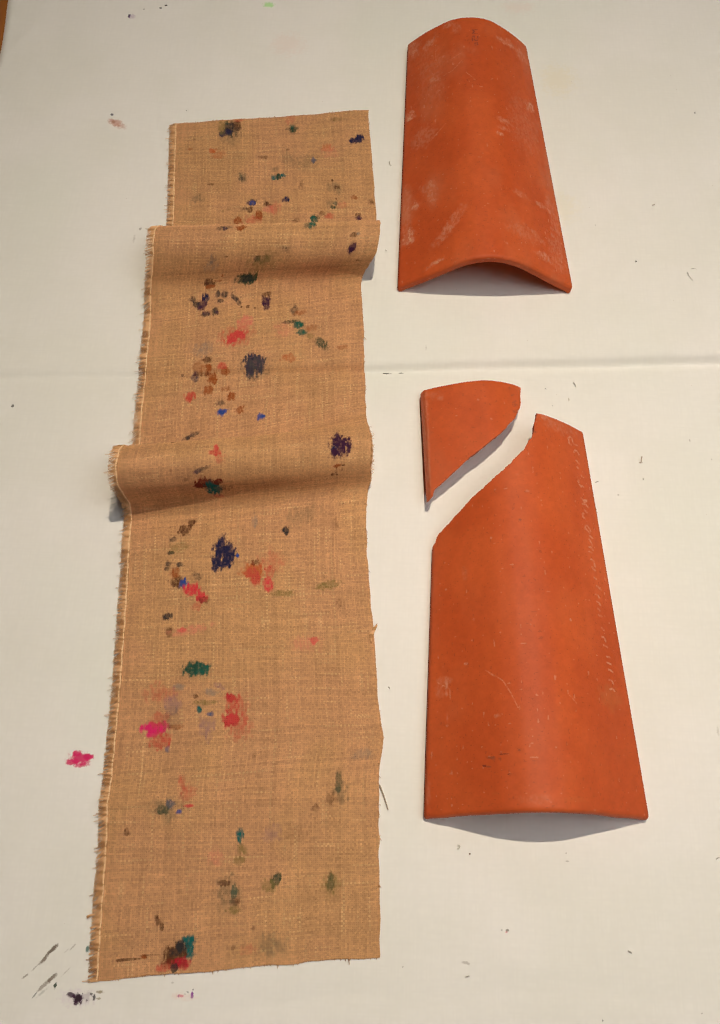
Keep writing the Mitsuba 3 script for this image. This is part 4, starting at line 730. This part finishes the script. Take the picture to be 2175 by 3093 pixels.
STAMP_C = [(0.0041, 0.3551, 0.006, 0.356), (0.0037, 0.36, 0.0054, 0.3631), (0.0054, 0.3631, 0.0102, 0.3644), (0.0102, 0.3644, 0.0096, 0.3617), (0.0096, 0.3617, 0.0037, 0.36), (0.006, 0.3684, 0.0108, 0.3715), (0.0047, 0.3724, 0.0098, 0.3764), (0.0047, 0.3697, 0.0082, 0.3724), (0.0053, 0.3822, 0.0091, 0.3844), (0.0027, 0.3907, 0.0059, 0.3915), (0.004, 0.3898, 0.0046, 0.3924)]
LINT = [([(0.2322, 0.5652), (0.2335, 0.5628), (0.2345, 0.559)], 0.0006, 'mat_lint_grey', 'dark curled shred of lint right of the fragment, under the main fold'), ([(0.2302, 0.5021), (0.233, 0.5017), (0.2367, 0.5024)], 0.0005, 'mat_lint_grey', "grey lint fibre just right of the broken tile's top corner"), ([(0.3009, 0.4741), (0.2999, 0.471), (0.2994, 0.4677)], 0.0006, 'mat_lint_brown', 'brown shred of lint standing alone right of the broken tile'), ([(0.2976, 0.4671), (0.2991, 0.4664), (0.3005, 0.4667)], 0.0006, 'mat_lint_brown', 'small brown crumb just below the upright shred right of the broken tile'), ([(0.3, 0.4481), (0.3003, 0.4458)], 0.0005, 'mat_lint_grey', 'tiny dark lint speck lower right of the upright brown shred'), ([(0.2439, 0.4116), (0.2467, 0.4074), (0.2444, 0.4048), (0.2484, 0.4055)], 0.0011, 'mat_lint_tan', "tan crumb with a thread against the broken tile's right edge"), ([(0.238, 0.4735), (0.239, 0.471), (0.2379, 0.4679)], 0.0008, 'mat_lint_tan', 'tuft of tan lint touching the broken tile below its top right corner'), ([(0.2484, 0.4408), (0.2521, 0.4425)], 0.0004, 'mat_lint_grey', 'thin grey fibre right of the broken tile, above the tan crumb'), ([(0.1011, 0.0703), (0.103, 0.0691), (0.1019, 0.0673), (0.1008, 0.0679)], 0.0007, 'mat_lint_pale', "pale curl of lint in front of the broken tile's lower end"), ([(0.2484, -0.01), (0.25, -0.0105), (0.2515, -0.0116)], 0.0008, 'mat_lint_grey', 'grey lint fleck near the lower right of the sheet'), ([(0.1077, -0.0355), (0.1093, -0.0351), (0.1108, -0.0347)], 0.0007, 'mat_lint_grey', 'short grey lint fleck near the bottom edge, right of the burlap'), ([(0.334, 0.0683), (0.3356, 0.0694), (0.3371, 0.0697)], 0.0006, 'mat_lint_grey', 'grey fibre at the right edge of the picture, below the broken tile'), ([(0.0172, 0.8767), (0.0179, 0.8721), (0.0197, 0.8696)], 0.0006, 'mat_lint_grey', 'curved grey fibre between the burlap and the whole tile'), ([(0.3761, 0.7256), (0.3778, 0.7192), (0.3811, 0.7139)], 0.0004, 'mat_lint_grey', 'long thin fibre far right of the whole tile'), ([(0.3814, 0.7308), (0.3846, 0.7313), (0.3874, 0.7305)], 0.0004, 'mat_lint_grey', 'thin level fibre just above the long one far right of the whole tile'), ([(0.3429, 0.8248), (0.3469, 0.8272)], 0.0005, 'mat_lint_brown', 'short brown fibre right of the whole tile at mid height'), ([(0.0169, 0.7375), (0.0175, 0.7343)], 0.0005, 'mat_lint_grey', "small grey fibre beside the upper burlap fold's right end"), ([(0.035, 0.2115), (0.0363, 0.2101)], 0.0006, 'mat_lint_grey', 'dark lint speck between the burlap and the broken tile'), ([(0.0116, 0.3292), (0.0134, 0.3272)], 0.0004, 'mat_lint_grey', "fine grey fibres beside the burlap's right edge below the lower fold")]

S_ST, SL, SR = strip_spline(STATIONS)
S_END = float(S_ST[-1])


def put(key, mesh, bsdf, smooth=False, **more):
    scene[key] = mikit.ply(mesh, bsdf, smooth=smooth, **more)


def tag(key, label, cat=None, kind=None, group=None):
    labels[key] = {"label": label}
    for k, v in (("category", cat), ("kind", kind), ("group", group)):
        if v:
            labels[key][k] = v


def tube(points, r, sides=5, taper=False):
    """A thin round thread along the points."""
    P = np.asarray(points, float)
    tan = np.gradient(P, axis=0)
    tan /= np.linalg.norm(tan, axis=1, keepdims=True) + 1e-12
    a = np.cross(tan, [0.13, 0.21, 0.97])
    a /= np.linalg.norm(a, axis=1, keepdims=True) + 1e-12
    b = np.cross(tan, a)
    n = len(P)
    rr = np.full(n, r) * (np.linspace(1, 0.45, n) if taper else 1)
    ang = np.arange(sides) * 2 * math.pi / sides
    V = (P[:, None] + rr[:, None, None] * (a[:, None] * np.cos(ang)[None, :, None] + b[:, None] * np.sin(ang)[None, :, None])).reshape(-1, 3)
    F = []
    for k in range(n - 1):
        for i in range(sides):
            j = (i + 1) % sides
            F += [[k * sides + i, (k + 1) * sides + j, k * sides + j], [k * sides + i, (k + 1) * sides + i, (k + 1) * sides + j]]
    for i in range(1, sides - 1):
        F += [[0, i, i + 1], [(n - 1) * sides, (n - 1) * sides + i + 1, (n - 1) * sides + i]]
    return trimesh.Trimesh(V, F, process=False)


floor = trimesh.creation.box((7, 7, 0.05))
floor.apply_translation([0, 0.5, -0.025 - 0.0125])
put("floor", floor, "mat_floor")
tag("floor", "orange brown wooden boards showing past the white sheet in the top left corner", kind="structure")

nx, ny = 480, 960
gx, gy = np.meshgrid(np.linspace(0, 1, nx), np.linspace(-0.55, 1.95, ny))
left = -0.5175 + 0.067 * (1.139 - gy) + 0.0015 * np.sin(gy * 31)
X = left + gx * (1.05 - left)
Z = cloth_height(X, gy)
rim = np.minimum(np.minimum(X - left, 1.05 - X), np.minimum(gy + 0.55, 1.95 - gy))
Z = Z + (-0.0116 - Z) * np.clip(1 - rim / 0.012, 0, 1) ** 2
V = np.c_[X.ravel(), gy.ravel(), Z.ravel()]
i = (np.arange(ny - 1)[:, None] * nx + np.arange(nx - 1)[None]).ravel()
put("white_sheet", trimesh.Trimesh(V, np.vstack([np.c_[i, i + 1, i + nx + 1], np.c_[i, i + nx + 1, i + nx]]), process=False), "mat_cloth", smooth=True, uv=V[:, :2])
tag("white_sheet", "large white cotton sheet with fold lines and paint spots, under everything else", "sheet")

# unseen glowing disc overhead, standing in for the room's ambient light
lamp = trimesh.creation.cylinder(radius=1.0, height=0.05, sections=64)
lamp.apply_translation([1.20, -0.10, 2.5])
put("unseen_ambient_disc", lamp, "mat_lamp", emitter={"type": "area", "radiance": {"type": "rgb", "value": [2.62, 2.64, 2.62]}})
tag("unseen_ambient_disc", "unseen glowing disc high above the sheet, standing in for the ambient light of the room", "lamp")

# ------------------------------------------------------------------ the burlap strip
U0 = 0.029
us = np.r_[U0, U0 + (1 - U0) * np.linspace(0.004, 0.996, 128), 1.0]
ss = np.linspace(0, S_END, 860)
gu, gs = np.meshgrid(us, ss)
P = strip_point(gu, gs).reshape(-1, 3)
nu = len(us)
i = (np.arange(len(ss) - 1)[:, None] * nu + np.arange(nu - 1)[None]).ravel()
Fc = np.vstack([np.c_[i, i + nu + 1, i + 1], np.c_[i, i + nu, i + nu + 1]])
put("burlap_strip__cloth", trimesh.Trimesh(P, Fc, process=False), "mat_burlap", smooth=True, uv=np.c_[gu.ravel() * 0.258, gs.ravel()])
tag("burlap_strip", "long paint-stained strip of brown burlap with two raised folds, left of the tiles", "fabric strip")

threads = []
for s in np.arange(0.0004, S_END, 0.00070):
    reach = 0.0014 + 0.0016 * rng.random() - 0.005 * (rng.random() < 0.12) * rng.random()
    sl = np.clip(s + (0.0034 + 0.0016 * math.sin(s * 37) + rng.normal(0, 0.0006)), 0, S_END - 1e-4)
    uu = np.array([U0 + 0.004, U0 * 0.66, U0 * 0.33, reach / 0.258 - 0.010])
    k = np.linspace(0, 1, 4)
    q = strip_point(np.maximum(uu, -0.02), np.full(4, s) * (1 - k) + sl * k)
    q[:, 2] += np.array([0.0002, 0.0006, 0.0004, 0.0002]) + rng.random() * 0.0006
    q[2:, :] += rng.normal(0, 0.00014, (2, 3)) * [1, 1, 0]
    threads.append(tube(q, 0.00048 + 0.00016 * rng.random(), 4, True))
put("burlap_strip__fringe", trimesh.util.concatenate(threads), "mat_fringe", smooth=True)
labels["burlap_strip__fringe"] = {"label": "fringe of short loose yarn ends along the left edge", "kind": "stuff"}

sp = np.arange(0, S_END, 0.0016)
q = strip_point(U0 + 0.0012 * np.sin(sp * 310) + 0.001 * np.sin(sp * 47), sp)
q[:, 2] += 0.0006 + 0.0003 * np.sin(sp * 1500)
put("burlap_strip__edge_thread", tube(q, 0.00075, 5), "mat_stitch", smooth=True)
labels["burlap_strip__edge_thread"] = {"label": "paler last warp thread beside the fringe"}

fray = []
for s in np.r_[rng.uniform(0.01, S_END - 0.01, 70), rng.normal(FOLD_B, 0.03, 60)]:
    u1 = 1 + min(rng.exponential(0.0035), 0.012)
    k = np.linspace(0, 1, 3)
    q = strip_point(np.minimum(0.994 + (u1 - 0.994) * k, 1.03), np.clip(s + rng.normal(0, 0.003) * k, 0, S_END - 1e-4))
    q[:, 2] += 0.0003
    fray.append(tube(q, 0.0004, 4, True))
for s in np.r_[FRAY_SPIKES]:
    for k in range(9):
        q = strip_point(np.array([0.985, 1.0, 1.012 + 0.004 * rng.random()]), np.clip(np.array([s + 0.010 + 0.0011 * k, s + 0.004 + 0.0006 * k, s + 0.0002 * k]), 0, S_END))
        q[:, 2] += 0.0003
        fray.append(tube(q, 0.0006, 4, True))
for s0, sign in ((0.0, -1), (S_END, 1)):
    for u in np.arange(0.035, 1.0, 0.0068):
        if rng.random() < 0.75:
            q = strip_point(np.full(2, u), np.full(2, s0 - sign * 0.001))
            q[1, 1] -= sign * rng.exponential(0.0006) + sign * 0.0006
            q[1, 0] += rng.normal(0, 0.0005)
            fray.append(tube(q, 0.00045, 4, True))
put("burlap_strip__frayed_edge", trimesh.util.concatenate(fray), "mat_fringe", smooth=True)
labels["burlap_strip__frayed_edge"] = {"label": "frayed yarn ends along the cut edges", "kind": "stuff"}


def lying(points, r, lift=0.0006):
    p = np.asarray(points, float)
    t = np.linspace(0, 1, len(p))
    tt = np.linspace(0, 1, max(5, 4 * len(p)))
    f = CubicSpline(t, p) if len(p) > 2 else (lambda v: p[0] + (p[1] - p[0]) * v[:, None])
    xy = f(tt)
    return np.c_[xy, cloth_height(xy[:, 0], xy[:, 1]) + lift + r]


put("burlap_strip__loose_thread", tube(lying(LOOSE, 0.0008), 0.0008, 6, True), "mat_grey_thread", smooth=True)
labels["burlap_strip__loose_thread"] = {"label": "stiff dark thread sticking out of the right edge"}
wt = lying(WHITE_THREAD, 0.0009, 0.0030)
put("burlap_strip__white_thread", tube(wt, 0.0009, 6, True), "mat_white_thread", smooth=True)
labels["burlap_strip__white_thread"] = {"label": "short white thread across the left fringe"}
put("burlap_strip__yarn_end", tube(lying(TAN_THREAD, 0.0013, 0.001), 0.0013, 6, True), "mat_fringe", smooth=True)
labels["burlap_strip__yarn_end"] = {"label": "thick yarn end poking out of the fringe near the bottom"}

# ------------------------------------------------------------------ the tiles
def frame(M):
    return np.linalg.inv(np.asarray(M, float))[:3]


add_bsdf("mat_tile_whole", proc(tile_color(frame(POSE_A), 1.0, MARKS_A, SCRATCH_A, STAMP_A, 0.28, (0.20, 0.05, 0.03), 0.75)), 0.58, 0.20, tile_bump, 0.00006, 0.0003)
add_bsdf("mat_tile_broken", proc(tile_color(frame(POSE_B), 2.0, MARKS_B, SCRATCH_B, HAND_B, 0.08)), 0.56, 0.20, tile_bump, 0.00006, 0.0003)
add_bsdf("mat_tile_piece", proc(tile_color(frame(POSE_C), 3.0, MARKS_C, SCRATCH_C, STAMP_C, 0.14, (0.30, 0.07, 0.035), 0.7)), 0.56, 0.20, tile_bump, 0.00006, 0.0003)
whole = tile_mesh(41)
whole.apply_transform(np.array(POSE_A))
put("roof_tile", whole, "mat_tile_whole", smooth=35)
tag("roof_tile", "whole orange terracotta barrel roof tile with pale dusty marks, at the top right of the sheet", "roof tile")
big, piece = split_tile()
big.apply_transform(np.array(POSE_B))
put("broken_roof_tile", big, "mat_tile_broken", smooth=35)
tag("broken_roof_tile", "large broken terracotta roof tile missing its upper left corner, with faint chalk writing down its right side", "roof tile")
piece.apply_transform(np.array(POSE_C))
put("roof_tile_fragment", piece, "mat_tile_piece", smooth=35)
tag("roof_tile_fragment", "triangular terracotta fragment broken off a roof tile, lying between the two big tiles", "tile fragment")

# ------------------------------------------------------------------ lint and crumbs on the sheet
for n, (pts, r, mat, text) in enumerate(LINT):
    key = "lint_thread" if n == 0 else f"lint_thread_{n:03d}"
    put(key, tube(lying(pts, 0.85 * r), 0.85 * r, 5, True), mat, smooth=True)
    tag(key, text, "lint", group="lint and crumbs on the sheet")
